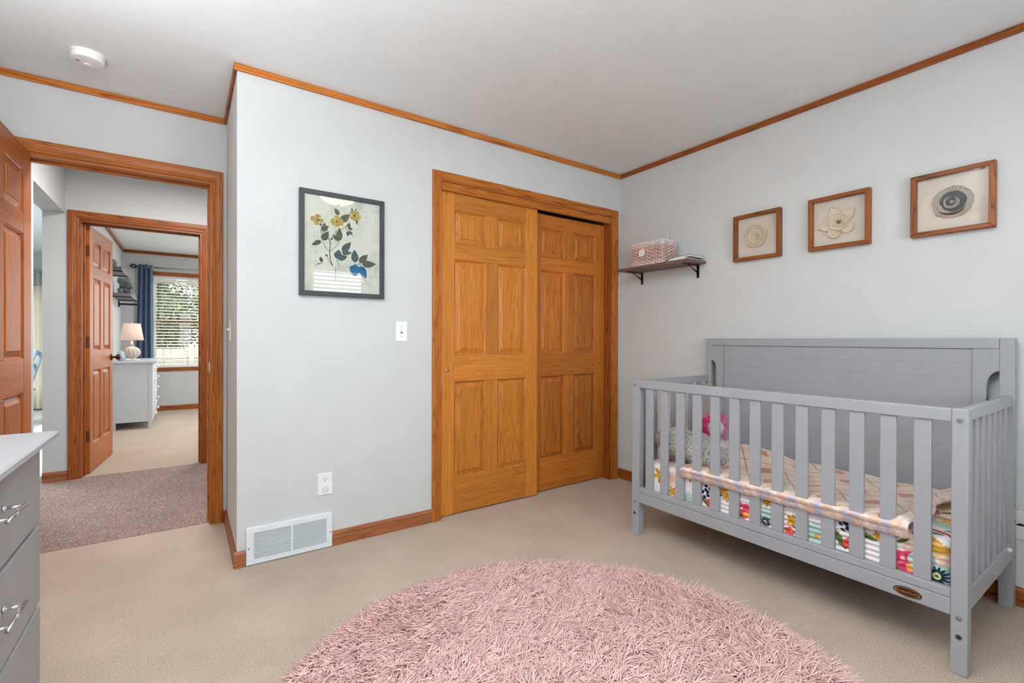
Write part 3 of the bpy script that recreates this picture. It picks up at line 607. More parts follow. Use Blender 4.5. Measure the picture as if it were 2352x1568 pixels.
# oval maker's badge
bc = (XF, -2.0605, .2165)
def oval(ry, rz, x0, x1): return MB().loft([[(x, bc[1]+ry*math.cos(a), bc[2]+rz*math.sin(a)) for a in np.linspace(0, 2*math.pi, 49)[:-1]] for x in (x0, x1)])
bd_ = obj('badge', oval(.0405, .0165, XF+.0015, XF-.001), plain('badge_brown', (52, 22, 12), .35), CR, label='oval brown badge with gold lettering')
BG = plain('badge_gold', (190, 140, 88), .4, .3)
ring = MB(); k0 = 0; A_ = np.linspace(0, 2*math.pi, 49)[:-1]
for ry, rz, x in ((.0365, .0137, XF-.0010), (.0365, .0137, XF-.0015), (.0350, .0124, XF-.0015), (.0350, .0124, XF-.0010)): ring.v += [(x, bc[1]+ry*math.cos(a), bc[2]+rz*math.sin(a)) for a in A_]
for i in range(3):
    for j in range(48): ring.f.append((i*48+j, i*48+(j+1) % 48, (i+1)*48+(j+1) % 48, (i+1)*48+j))
obj('badge_ring', ring, BG, bd_)
textmesh('lettering', 'DreamOnMe', .0125, BG, bd_, Matrix.Translation((XF-.0012, bc[1], bc[2]-.001)) @ WB, .0003)

# ---------------------------------------------------------------- mattress with floral sheet (pattern in a colour attribute)
def C(r, g, b_): return np.array(lin((r, g, b_))[:3])
def ell(U, V, cu, cv, a, b_, ang=0):
    c, s = math.cos(ang), math.sin(ang); du, dv = U-cu, V-cv; return ((du*c+dv*s)/a)**2+((-du*s+dv*c)/b_)**2
def paint_floral(U, V, motifs):
    col = np.zeros(U.shape+(3,)); col[:] = C(240, 232, 232)
    def put(mask, c): col[mask] = c
    for kind, u, v, r, ang in motifs:
        near = (abs(U-u) < r*2.6) & (abs(V-v) < r*2.6)
        if not near.any(): continue
        wob = 1+.09*np.sin(5*np.arctan2(V-v, U-u)+u*50)
        e = ell(U, V, u, v, r*wob, r*.85*wob, ang)
        if kind == 'teal': put(e < 1.3, C(184, 208, 202)); put((e < .5), C(170, 198, 192))
        if kind == 'blush': put(e < 1.3, C(236, 206, 192)); put(e < .4, C(226, 186, 168))
        if kind == 'pink':
            put(e < 1, C(208, 60, 100)); put((e < .85) & (np.sin(60/r*.02*(U-u)+4*np.arctan2(V-v, U-u)) > .55), C(232, 96, 130)); put(ell(U, V, u+r*.45, v-r*.35, r*.45, r*.3) < 1, C(236, 176, 70)); put(ell(U, V, u-r*.2, v+r*.2, r*.16, r*.12) < 1, C(248, 190, 200))
        if kind == 'coral': put(e < 1, C(222, 84, 78)); put(ell(U, V, u+r*.3, v+r*.2, r*.3, r*.3) < 1, C(240, 150, 130))
        if kind == 'must':
            for k in range(6):
                a = ang+k*1.05; put(ell(U, V, u+r*.55*math.cos(a), v+r*.55*math.sin(a), r*.5, r*.24, a) < 1, C(214, 160, 40) if k % 2 else C(196, 140, 48))
        if kind == 'brush':
            for k in range(7): put(ell(U, V, u+(k-3)*r*.2, v-(k-3)*r*.22, r*.9, r*.13, ang+.12*k) < 1, C(200, 148, 52) if k % 3 else C(228, 188, 120))
        if kind == 'red': put(ell(U, V, u, v, r, r*.25, ang) < 1, C(206, 66, 78))
        if kind == 'navy':
            for k in range(9):
                a = k*2.4; q = r*.22*math.sqrt(k); put(ell(U, V, u+q*math.cos(a)*1.4, v+q*math.sin(a)*1.3, r*.2, r*.24, a) < 1, C(24, 40, 72))
        if kind == 'nflower':
            for k in range(14):
                a = k*2*math.pi/14; put(ell(U, V, u+r*.6*math.cos(a), v+r*.6*math.sin(a), r*.42, r*.12, a) < 1, C(26, 48, 70))
            put(ell(U, V, u, v, r*.35, r*.35) < 1, C(210, 205, 140)); put(ell(U, V, u, v, r*.16, r*.16) < 1, C(70, 110, 80))
        if kind == 'leaf': put(ell(U, V, u, v, r, r*.33, ang) < 1, C(96, 116, 62)); put(ell(U, V, u, v, r*.95, r*.05, ang) < 1, C(58, 76, 44))
    return col
# U = -y , V = z on the front face ; on top V continues inward
MOT = [('must', .975, .37, .045, .3), ('pink', .885, .36, .035, 0), ('leaf', .875, .30, .03, 1.2), ('blush', 1.045, .37, .04, 0), ('must', 1.052, .30, .028, 1), ('teal', 1.15, .29, .035, 0), ('must', 1.17, .40, .025, 0),
       ('navy', 1.258, .352, .042, 0), ('coral', 1.272, .300, .026, 0), ('leaf', 1.245, .302, .026, -.7), ('must', 1.338, .385, .03, .2), ('must', 1.362, .355, .025, 1.5), ('leaf', 1.328, .355, .016, .1),
       ('pink', 1.443, .315, .042, 0), ('leaf', 1.425, .284, .022, .5), ('must', 1.55, .385, .022, .4), ('teal', 1.560, .325, .034, 0), ('nflower', 1.545, .294, .024, 0), ('must', 1.664, .335, .030, .5), ('coral', 1.648, .287, .022, 0),
       ('teal', 1.752, .315, .042, 0), ('must', 1.753, .300, .012, 0), ('navy', 1.862, .385, .036, 0), ('leaf', 1.838, .318, .038, -1.0), ('leaf', 1.822, .330, .022, .9), ('coral', 1.872, .312, .026, 0), ('leaf', 1.935, .362, .030, -.15), ('must', 1.965, .375, .02, 0),
       ('blush', 2.085, .37, .04, 0), ('pink', 2.047, .312, .046, 0), ('leaf', 2.020, .278, .026, -.4), ('leaf', 2.038, .385, .020, .6), ('red', 2.078, .405, .035, -1.0),
       ('teal', 2.125, .320, .060, 0), ('nflower', 2.132, .294, .034, 0), ('brush', 2.125, .405, .050, -.5), ('blush', 2.150, .35, .02, 0), ('leaf', 2.095, .375, .018, -1.2), ('red', 2.13, .50, .045, -.3), ('leaf', 2.11, .47, .03, .2), ('teal', 2.14, .60, .05, 0), ('leaf', 2.15, .54, .03, .5), ('brush', 2.12, .66, .05, 0)]
rg = random.Random(3)
for k in range(110): MOT.insert(0, (rg.choice(['must', 'teal', 'pink', 'leaf', 'navy', 'blush', 'coral', 'leaf', 'brush']), rg.uniform(.86, 2.17), rg.uniform(.50, 1.12), rg.uniform(.025, .05), rg.uniform(0, 3)))
U0, U1 = .862, 2.165
mx0, mx1, mzb, mzt = -.738, -.075, .222, .425
prof = []   # (x, z, V, nx, nz)
NZ = 86
for i in range(NZ): z = mzb+(mzt-.03-mzb)*i/(NZ-1); prof.append((mx0, z, z, -1, 0))
for i in range(1, 9): a = R(90*i/8); prof.append((mx0+.03*(1-math.cos(a)), mzt-.03+.03*math.sin(a), mzt-.03+.047*i/8, -math.cos(a), math.sin(a)))
for i in range(1, 150): x = mx0+.03+(mx1-mx0-.03)*i/149; prof.append((x, mzt, mzt+.017+(x-mx0-.03), 0, 1))
prof = np.array(prof); us = np.linspace(U0, U1, 640)
PU, PV = np.meshgrid(us, prof[:, 2], indexing='ij')
fold = (np.exp(-((PU-1.72)/.38)**2))*.0045*np.sin((prof[:, 1][None, :])*2*math.pi/.021+.5*np.sin(PU*9))*(prof[:, 3][None, :] < -.5) - .002*np.sin(PU*23+PV*9)
edge = np.minimum(np.minimum(PU-U0, U1-PU)/.03, 1); rnd_ = (1-np.sqrt(np.clip(1-(1-edge)**2, 0, 1)))*.03
GX = prof[:, 0][None, :]+fold*prof[:, 3][None, :]-rnd_*prof[:, 3][None, :]; GZ = prof[:, 1][None, :]+.002*np.sin(PU*17)*(prof[:, 4][None, :])-rnd_*prof[:, 4][None, :]
m = MB(); m.grid(np.stack([GX+0*PU, -PU, GZ+0*PU], -1)); colr = paint_floral(PU, PV, MOT); m.c = np.concatenate([colr, np.ones(colr.shape[:2]+(1,))], -1).reshape(-1, 4)
MT = thing('mattress', 'crib mattress in a white floral sheet with pink and mustard flowers', 'mattress', (-.40, -1.51, .222))
obj('floral_sheet', m, vcol('sheet_cotton', .9, .15, 900), MT, smooth=True)
# closed core under the sheet
core = MB().box(mx0+.012, mx1, -U1+.012, -U0-.012, mzb, mzt-.02); obj('mattress_core', core, plain('mattress_white', (232, 228, 226), .9), MT, bevel=.02)

# ---------------------------------------------------------------- plaid blanket
def hsm(a, b_, x): t_ = np.clip((x-a)/(b_-a), 0, 1); return t_*t_*(3-2*t_)
nu, nv = 300, 190
bu = np.linspace(1.125, 2.07, nu); bvv = np.linspace(0, 1, nv)
BU, BV = np.meshgrid(bu, bvv, indexing='ij')
# path across: starts hanging at front (z .405), over edge, to the back
Lf = .040; Lt = .60
D = BV*(Lf+Lt)
# slanted left edge: the blanket starts further left toward the back
Ysh = BU - .16*hsm(.12, .55, D)*np.clip((1.45-BU)/.3, 0, 1)
X = np.where(D < Lf, -.757, -.757+(D-Lf)); Z = np.where(D < Lf, .408+D, .450)
rr2 = np.clip((D-Lf+.012)/.024, 0, 1); X = X+0; Z = np.where((D > Lf-.012) & (D < Lf+.012), .408+Lf-.012+.012*np.sin(rr2*math.pi/2), Z)
mound = .085*np.exp(-((Ysh-1.30)/.12)**2-((X+.38)/.17)**2)+.035*np.exp(-((Ysh-1.17)/.08)**2-((X+.30)/.12)**2)
wr_ = .004*np.sin(Ysh*31+X*13)+.003*np.sin(Ysh*12-X*41+1)
top = (D > Lf)
Z = Z+(mound+wr_)*top*np.clip((D-Lf)/.05, 0, 1)
endroll = .018*np.exp(-((Ysh-2.045)/.022)**2)*top; Z = Z+endroll
Xw = X-(.002*np.sin(Ysh*40)+.005*np.abs(np.sin(math.pi*D/.021+.3*np.sin(Ysh*23))))*(~top)
Yw = Ysh+.012*np.sin(X*19)*hsm(1.9, 2.07, BU)
PL = C(228, 192, 172); PD = C(196, 132, 116); PM = C(214, 172, 152); PW = C(236, 216, 198)
pu, pvv = (Ysh*.82+X*.57), (-Ysh*.57+X*.82)    # plaid set diagonally
fu, fv = (pu % .17)/.17, (pvv % .16)/.16
col = np.empty(BU.shape+(3,)); col[:] = PW
A1 = (fu < .32)[..., None]; A2 = (fv < .30)[..., None]
col = np.where(A1, col*.45+PL*.55, col); col = np.where(A2, col*.5+PM*.5, col); col = np.where(A1 & A2, PD, col)
thin = ((abs(fu-.66) < .018) | (abs(fv-.64) < .018))[..., None]; col = np.where(thin, C(180, 118, 100), col)
nz = RNG.random(BU.shape)[..., None]
sher = ((D < Lf*1.05) | (BU > 2.052))[..., None]
lav = (.5+.3*np.sin(Ysh*57+1)+.2*np.sin(Ysh*131+D*90))[..., None]
col = np.where(sher, (hsm(.5, .85, lav)*C(206, 200, 222)+(1-hsm(.5, .85, lav))*(hsm(.1, .45, lav)*C(236, 200, 178)+(1-hsm(.1, .45, lav))*C(244, 226, 216)))*(.84+.26*nz), col*(.94+.08*nz))
m = MB(); m.grid(np.stack([Xw, -Yw, Z], -1)); m.c = np.concatenate([col, np.ones(col.shape[:2]+(1,))], -1).reshape(-1, 4)
BK = obj('blanket', m, vcol('plush_fleece', .95, .9, 380, sheen=.5), org=(-.45, -1.6, .43), smooth=True, label='fluffy peach plaid baby blanket spread over the floral mattress', cat='blanket')
sb = RNG.choice(np.flatnonzero((D < Lf*1.0).ravel()), 9000); bp = np.stack([Xw.ravel()[sb]-.008, -Yw.ravel()[sb]+RNG.normal(size=9000)*.002, Z.ravel()[sb]], 1)
bdv = np.stack([-np.ones(9000), RNG.normal(size=9000)*.8, RNG.normal(size=9000)*.8], 1); bdv /= np.linalg.norm(bdv, axis=1, keepdims=True)
sd = BK.modifiers.new('thickness', 'SOLIDIFY'); sd.thickness = .016; sd.offset = 0

# strands: tapered three-sided tufts from numpy
def strands(name, P, Dr, L, r, mat, parent=None, org=(0, 0, 0), segs=3, droop=.5, curl=.3, cols=None, kind='stuff', **kw):
    n = len(P); off = np.array(OFF[parent]) if parent is not None else np.array(org); P = P-off
    side = np.cross(Dr, np.array([0, 0, 1.0])); side /= np.linalg.norm(side, axis=1, keepdims=True)+1e-9
    nrm = np.cross(side, Dr); bend = RNG.normal(size=(n, 3))*curl; bend[:, 2] -= droop
    V = []; ts = np.linspace(0, 1, segs+1)
    for t_ in ts:
        c = P+Dr*(L*t_)[:, None]+bend*(L*t_**2*.5)[:, None]; rad = (r*(1-.75*t_**1.5))[:, None]
        for a in (0, 2.094, 4.189): V.append(c+rad*(math.cos(a)*side+math.sin(a)*nrm))
    V = np.stack(V, 1); nvp = (segs+1)*3; F_ = []
    for i in range(segs):
        for j in range(3): F_.append((i*3+j, i*3+(j+1) % 3, (i+1)*3+(j+1) % 3, (i+1)*3+j))
    F_ = np.array(F_); faces = (F_[None]+(np.arange(n)*nvp)[:, None, None]).reshape(-1, 4)
    me = bpy.data.meshes.new(name); me.vertices.add(n*nvp); me.vertices.foreach_set('co', V.astype(np.float32).ravel())
    me.loops.add(faces.size); me.loops.foreach_set('vertex_index', faces.astype(np.int32).ravel()); me.polygons.add(len(faces))
    me.polygons.foreach_set('loop_start', (np.arange(len(faces))*4).astype(np.int32)); me.polygons.foreach_set('loop_total', np.full(len(faces), 4, dtype=np.int32)); me.update(calc_edges=True); me.validate()
    me.polygons.foreach_set('use_smooth', [True]*len(me.polygons))
    if cols is not None:
        ca = me.color_attributes.new('Col', 'FLOAT_COLOR', 'POINT'); cc = np.repeat(np.concatenate([cols, np.ones((n, 1))], 1), nvp, 0); ca.data.foreach_set('color', cc.astype(np.float32).ravel())
    me.materials.append(mat); o = bpy.data.objects.new(name, me); COL.objects.link(o)
    if parent is not None: o.parent = parent
    else: o.location = org
    OFF[o] = Vector(off); return setp(o, kind=kind, **kw)

OFF[BK] = Vector((-.45, -1.6, .43))
strands('sherpa_trim', bp, bdv, .004+.003*RNG.random(9000), np.full(9000, .0012), vcol('sherpa', .95, 0, sheen=.5), BK, segs=2, droop=.3, curl=.5, cols=col.reshape(-1, 3)[sb]*(.9+.2*RNG.random((9000, 1))), label='fluffy sherpa edge of the blanket')

# ---------------------------------------------------------------- pillow and plush toy
m_, nt, n, l, b = newmat('hexagon_print'); v = coords(n, l, (1, 1, 1))
vo = n.new('ShaderNodeTexVoronoi'); vo.feature = 'F1'; vo.inputs['Scale'].default_value = 21; vo.inputs['Randomness'].default_value = .3; l.new(v, vo.inputs['Vector'])
ve = n.new('ShaderNodeTexVoronoi'); ve.feature = 'DISTANCE_TO_EDGE'; ve.inputs['Scale'].default_value = 21; ve.inputs['Randomness'].default_value = .3; l.new(v, ve.inputs['Vector'])
rings = ramp(n, l, vo.outputs['Distance'], [(0, lin((240, 206, 120))), (.08, lin((206, 112, 70))), (.14, lin((232, 226, 214))), (.20, lin((96, 120, 136))), (.27, lin((216, 220, 214))), (.36, lin((112, 124, 132))), (.46, lin((158, 166, 166)))])
edg = ramp(n, l, ve.outputs['Distance'], [(0, (0, 0, 0)), (.03, (0, 0, 0)), (.045, (1, 1, 1)), (.10, (1, 1, 1)), (.125, (0, 0, 0))])
mx = n.new('ShaderNodeMix'); mx.data_type = 'RGBA'; l.new(edg, mx.inputs[0]); l.new(rings, mx.inputs[6]); mx.inputs[7].default_value = lin((222, 204, 184)); l.new(mx.outputs[2], b.inputs['Base Color']); b.inputs['Roughness'].default_value = .9
m = MB(); n1_, n2_ = 48, 28; P = []
pc = Vector((-.575, -1.045, .512)); ea, eb, ec = .235, .115, .078
for i in range(n1_):
    th_ = 2*math.pi*i/n1_; row = []
    for j in range(n2_+1):
        ph = -math.pi/2+math.pi*j/n2_
        def sp(x, e): return math.copysign(abs(x)**e, x)
        u = ea*sp(math.cos(ph), .75)*sp(math.cos(th_), .8); w = eb*sp(math.cos(ph), .75)*sp(math.sin(th_), .8); z = ec*sp(math.sin(ph), 1.0)
        z += .006*math.sin(u*40)+.012*math.cos(u*9); w += .006*math.sin(u*28+1)
        a = R(-97); tl = R(-9); uu = u*math.cos(tl)-z*math.sin(tl); zz_ = u*math.sin(tl)+z*math.cos(tl)
        row.append((pc.x+uu*math.cos(a)-w*math.sin(a), pc.y+uu*math.sin(a)+w*math.cos(a), pc.z+zz_))
    P.append(row)
m.grid(P, close_u=True)
PI_ = obj('pillow', m, m_, org=(pc.x, pc.y, .43), smooth=True, label='small grey pillow printed with hexagons at the left end of the crib', cat='pillow')
# plush toy: rounded body on the mattress, head with a shaggy pink mane and white face
DT = thing('plush_toy', 'plush toy with a shaggy bright pink mane and white face behind the pillow', 'plush toy', (-.30, -1.03, .425))
hc = np.array([-.335, -1.050, .605])
PW_ = plain('plush_white', (226, 220, 226), .95, bmp=.8, bscale=600)
def ellips(c, r, n_=24, k=16):
    return MB().grid([[(c[0]+r[0]*math.cos(-math.pi/2+math.pi*j/k)*math.cos(2*math.pi*i/n_), c[1]+r[1]*math.cos(-math.pi/2+math.pi*j/k)*math.sin(2*math.pi*i/n_), c[2]+r[2]*math.sin(-math.pi/2+math.pi*j/k)) for j in range(k+1)] for i in range(n_)], close_u=True)
obj('body', ellips((-.30, -1.060, .492), (.055, .050, .075)), PW_, DT, smooth=True)
obj('head', ellips(hc, (.052, .058, .056)), PW_, DT, smooth=True)
obj('muzzle', ellips((hc[0]-.040, hc[1]-.026, hc[2]-.004), (.026, .034, .034)), PW_, DT, smooth=True)
obj('smile', MB().tube([(hc[0]-.068+.004*abs(q), hc[1]-.030+q*.016, hc[2]-.014+.006*q*q) for q in np.linspace(-1, 1, 9)], .0014, 5), DARK, DT)
for q in (-1, 1): obj('eye', ellips((hc[0]-.058, hc[1]-.028+q*.018, hc[2]+.014), (.004, .005, .006), 12, 8), DARK, DT)
nst = 4200; dv = RNG.normal(size=(nst*3, 3)); dv /= np.linalg.norm(dv, axis=1, keepdims=True)
face = np.array([-.80, -.52, -.05]); face /= np.linalg.norm(face); dv = dv[(dv@face) < .62][:nst]; dv = dv[dv[:, 2] > -.75]
pk = np.where((dv[:, 1] < -.62)[:, None], np.array([C(232, 150, 190)]), np.array([C(250, 78, 146)])); pk = pk*(.8+.35*RNG.random((len(pk), 1)))
tipw = RNG.random(len(dv)) < .10; pk[tipw] = C(220, 205, 220)
strands('mane', hc+dv*np.array([.048, .054, .052]), dv+.25*RNG.normal(size=dv.shape), .020+.010*RNG.random(len(dv)), np.full(len(dv), .0024), vcol('mane_yarn', .9, 0), DT, droop=.25, curl=.35, cols=pk, label='shaggy bright pink mane')

# ---------------------------------------------------------------- shaggy pink rug
RC = np.array([-1.936, -1.611]); RR = .905
RG = thing('rug', 'round shaggy pink rug on the beige carpet', 'rug', (RC[0], RC[1], 0))
obj('rug_backing', MB().lathe([(RR-.02, .001), (RR-.01, .006), (RR-.02, .012), (.0001, .013)], (RC[0], RC[1], 0), n=96), plain('rug_backing', (206, 158, 158), .95), RG)
NR = 105000
rad = RR*np.sqrt(RNG.random(NR)); an = RNG.random(NR)*2*math.pi
px, py = RC[0]+rad*np.cos(an), RC[1]+rad*np.sin(an)
# keep strands where the frame or a small step could see them (the disc is whole; the far-behind third is sparser)
jx, jy = px+.006*RNG.normal(size=NR), py+.006*RNG.normal(size=NR); cid = (np.floor(jx/.026).astype(int)*73856093) ^ (np.floor(jy/.026).astype(int)*19349663)
th1 = 1.6*np.sin(px*5.3+1.1)*np.cos(py*4.1)+1.2*np.sin(px*2.1-py*3.2)+((cid % 997)/997.-.5)*3.4+RNG.normal(size=NR)*.22
el = np.clip(.30+((cid % 389)/389.-.5)*.5+RNG.normal(size=NR)*.12, .06, 1.1)
out = np.clip((rad/RR-.93)/.07, 0, 1)
th1 = np.where(RNG.random(NR) < out*.8, an+RNG.normal(size=NR)*.4, th1)
el = np.where(out > 0, np.minimum(el, .25), np.minimum(el, .62))
Dv = np.stack([np.cos(el)*np.cos(th1), np.cos(el)*np.sin(th1), np.sin(el)], 1)
cr = C(243, 208, 204)*(1)+0; cols = cr[None]*(.84+.26*RNG.random((NR, 1)))*np.array([1, .97, .98])[None]
ix = np.clip((px+1.5)*1.2+(-py-1.6)*.8, 0, 1)[:, None]*.5; cols = cols*(1-ix)+(C(243, 210, 202)[None]*(.86+.24*RNG.random((NR, 1))))*ix
strands('pile', np.stack([px, py, np.full(NR, .012)+.022*RNG.random(NR)], 1), Dv, (.034+.022*RNG.random(NR))*(1-.25*out), .0020+.0012*RNG.random(NR), vcol('rug_yarn', .95, 0, sheen=0), RG, segs=3, droop=.45, curl=.50, cols=cols)

# ---------------------------------------------------------------- grey dresser, left foreground
GD = plain('dresser_paint', (150, 150, 152), .45, spec=.4, var=.02); GDT = plain('dresser_top_paint', (166, 167, 170), .35, var=.02)
t = thing('dresser', 'grey painted dresser with chrome bar pulls in the left foreground', 'dresser', (-3.42, -1.60, 0))
xf, ye, yn = -3.18, -1.003, -2.21
obj('dresser_body', B(-3.625, xf-.020, yn+.006, ye-.006, .06, .850), GD, t, bevel=.002)
obj('plinth', B(-3.60, xf-.05, yn+.02, ye-.02, 0, .06), GD, t)
obj('dresser_top', MB().loft([[(-3.64, yn-.04, .853), (xf+.020, yn-.04, .853), (xf+.020, ye+.040, .853), (-3.64, ye+.040, .853)], [(-3.64, yn-.045, .857), (xf+.027, yn-.045, .857), (xf+.027, ye+.047, .857), (-3.64, ye+.047, .857)],
    [(-3.64, yn-.045, .868), (xf+.027, yn-.045, .868), (xf+.027, ye+.047, .868), (-3.64, ye+.047, .868)], [(-3.64, yn-.042, .872), (xf+.023, yn-.042, .872), (xf+.023, ye+.043, .872), (-3.64, ye+.043, .872)]]), GDT, t, label='paler grey overhanging top')
for k in range(4):
    za, zb = .851-.2*(k+1)+.001, .851-.2*k-(.005 if k else .001); c = .008
    rg_ = lambda i, x: [(x, yn+i*.3, za+i), (x, ye-i*.3, za+i), (x, ye-i*.3, zb-i*.1), (x, yn+i*.3, zb-i*.1)]
    dr = obj('drawer', MB().loft([rg_(0, xf-.019), rg_(0, xf-.012), rg_(c, xf), rg_(c+.0005, xf)]), GD, t)
    for yc in (-1.34, -1.88):
        zc = za+.122
        hm = MB().tube([(xf+.030, yc-.060, zc), (xf+.030, yc+.060, zc)], .0036, 12)
        for q in (-.044, .044): hm.tube([(xf-.001, yc+q, zc), (xf+.028, yc+q, zc)], .0034, 10).lathe([(.006, xf-.0005), (.007, xf+.003), (.004, xf+.006)], (0, yc+q, zc), 'x', 12)
        obj('drawer_pull', hm, CHROME, dr, smooth=True, label='chrome bar pull')

# ---------------------------------------------------------------- ceiling lamp and rear window (behind the camera, reflected in the print), added second window
t = thing('ceiling_lamp', 'flush dome ceiling lamp with warm glass, mirrored in the botanical print', 'lamp', (-1.75, -1.80, H))
m_, nt, n, l, b = newmat('glowing_glass'); b.inputs['Base Color'].default_value = (.9, .8, .7, 1); b.inputs['Emission Color'].default_value = (1, .80, .62, 1); b.inputs['Emission Strength'].default_value = 16
obj('lamp_shade', MB().lathe([(.165, H-.02), (.160, H-.045), (.135, H-.075), (.09, H-.098), (.04, H-.108), (.0001, H-.110)], (-1.75, -1.80, 0), n=40), m_, t, smooth=True, label='warm glowing glass dome')
obj('lamp_base', MB().lathe([(.175, H), (.175, H-.02), (.165, H-.025), (.0001, H-.025)], (-1.75, -1.80, 0), n=40), STEEL, t)
obj('finial', MB().lathe([(.014, H-.109), (.014, H-.118), (.006, H-.128), (.0001, H-.130)], (-1.75, -1.80, 0), n=16), STEEL, t)
BLW = plain('blind_white', (226, 230, 234), .5)
def window(name, x0, x1, z0, z1, yin, yout, label, tone='casing', face=1, pitch=.05, slat=.048, mat=BLW, rail=None, sill=True, tilt=0.0, cas=.062, blind_bottom=None, blind_top=None):
    # face=+1: room on the +y side
    t = thing(name, label, 'window', ((x0+x1)/2, yin, z0), kind='structure'); w = cas; f = face
    for a in (x0-w, x1): obj('side_casing', B(a, a+w, yin, yin+f*.015, z0-w, z1+w), oak('z', tone), t, bevel=.003)
    obj('head_casing', B(x0, x1, yin, yin+f*.015, z1, z1+w), oak('x', tone), t, bevel=.003); obj('apron', B(x0, x1, yin, yin+f*.015, z0-w, z0), oak('x', tone), t, bevel=.003)
    ym = yin-f*.085
    fr = MB().box(x0, x0+.035, ym, ym-f*.03, z0, z1).box(x1-.035, x1, ym, ym-f*.03, z0, z1).box(x0+.035, x1-.035, ym, ym-f*.03, z0, z0+.035).box(x0+.035, x1-.035, ym, ym-f*.03, z1-.035, z1)
    obj('sash', fr, WHITE, t); zr = rail or (z0+z1)/2
    obj('meeting_rail', B(x0+.035, x1-.035, ym-f*.002, ym-f*.026, zr-.02, zr+.02), oak('x', tone), t)
    obj('glass_pane', B(x0+.03, x1-.03, ym-f*.012, ym-f*.015, z0+.03, z1-.03), glassmat(), t)
    yb = yin-f*.045; s = None; zt = (blind_top or z1)-.04; obj('headrail', B(x0+.004, x1-.004, yb-.025, yb+.025, zt, zt+.04), mat, t, bevel=.002)
    zb = blind_bottom or z0+.02; k = 0; dz = slat/2*math.sin(tilt); dy = slat/2*math.cos(tilt)
    while zt-.02-k*pitch > zb+.02:
        z = zt-.02-k*pitch
        if s is None: s = obj('blind_slat', MB().loft([[(x, yb-dy, z+dz-.0012), (x, yb, z+.001), (x, yb+dy, z-dz-.0012), (x, yb+dy, z-dz+.0008), (x, yb, z+.0032), (x, yb-dy, z+dz+.0008)] for x in (x0+.008, x1-.008)]), mat, t)
        else: dupmesh(s, (0, 0, -k*pitch), t)
        k += 1
    obj('bottom_rail', B(x0+.008, x1-.008, yb-.025, yb+.025, zb-.012, zb+.008), mat, t, bevel=.002)
    for xx in (x0+.12, x1-.12): obj('ladder_cord', MB().tube([(xx, yb-f*.0, zt), (xx, yb, zb)], .0012, 5), mat, t)
    return t
window('window_1', wx0, wx1, wz0, wz1, -3.60, -3.72, 'oak-trimmed nursery window with white blinds, mirrored in the botanical print', rail=1.4, tilt=R(-14))
window('window_added', vx0, vx1, wz0, wz1, -3.60, -3.72, 'added oak-trimmed nursery window with white blinds, unseen, for fill light', tilt=R(-14))  # unseen window added to let in more light

# ---------------------------------------------------------------- far bedroom
SLT = plain('blind_cream', (240, 238, 226), .5, var=.02)
w3 = window('window_3', bx0, bx1, bz0, bz1, 6.40, 6.52, 'bedroom window with open white blinds looking onto trees and a fence', 'dark', face=-1, pitch=.0475, slat=.044, mat=SLT, rail=1.395, cas=.06, tilt=R(-20), blind_bottom=.745, blind_top=2.03)
obj('tilt_wand', MB().tube([(-3.235, 6.405, 1.98), (-3.235, 6.402, 1.43)], .004, 6), plain('wand_grey', (120, 128, 132), .4), w3)
obj('window_stool', B(bx0, bx1, 6.385, 6.47, .668, .690), WHITE, w3, bevel=.003)
# curtain rod and curtain
t = thing('curtain_rod', 'pale metal curtain rod with a wire finial above the bedroom window', 'curtain rod', (-2.6, 6.33, 2.19))
obj('rod', MB().tube([(-3.485, 6.33, 2.192), (-1.7, 6.33, 2.192)], .010, 12), STEEL, t, smooth=True)
fin = MB()
for k in range(5):
    a0 = math.pi*k/5; fin.tube([(-3.485-.085*s, 6.33+.034*math.sin(math.pi*s)*math.cos(a0), 2.192+.034*math.sin(math.pi*s)*math.sin(a0)) for s in np.linspace(0, 1, 10)], .003, 5)
    fin.tube([(-3.485-.085*s, 6.33-.034*math.sin(math.pi*s)*math.cos(a0), 2.192-.034*math.sin(math.pi*s)*math.sin(a0)) for s in np.linspace(0, 1, 10)], .003, 5)
obj('finial', fin, BLACKM, t); obj('rod_bracket', B(-3.40, -3.385, 6.33, 6.40, 2.17, 2.20), STEEL, t)
P = []
for i in range(90):
    s = i/89; row = []
    for j in range(30):
        q = j/29; z = .06+2.165*(1-q); spread = 1+.30*q; xc = -3.385-.015*q; x = xc+(s-.5)*.172*spread
        row.append((x, 6.33-.006+.030*math.sin(s*2*math.pi*3.2+.4*math.sin(q*5)), z))
    P.append(row)
CT = thing('curtain', 'dark blue grommet curtain hanging left of the bedroom window', 'curtain', (-3.39, 6.33, .06))
cu_ = obj('curtain_panel', MB().grid(P), plain('navy_cloth', (94, 114, 142), .75, var=.08, bmp=.3, bscale=500), CT, smooth=True); solid(cu_, .003)
for s in (.86,): obj('grommet', MB().lathe([(.022, 6.288), (.026, 6.284), (.030, 6.288), (.026, 6.292)], (-3.385+(s-.5)*.172, 0, 2.192), 'y', 20, caps=False), CHROME, CT)
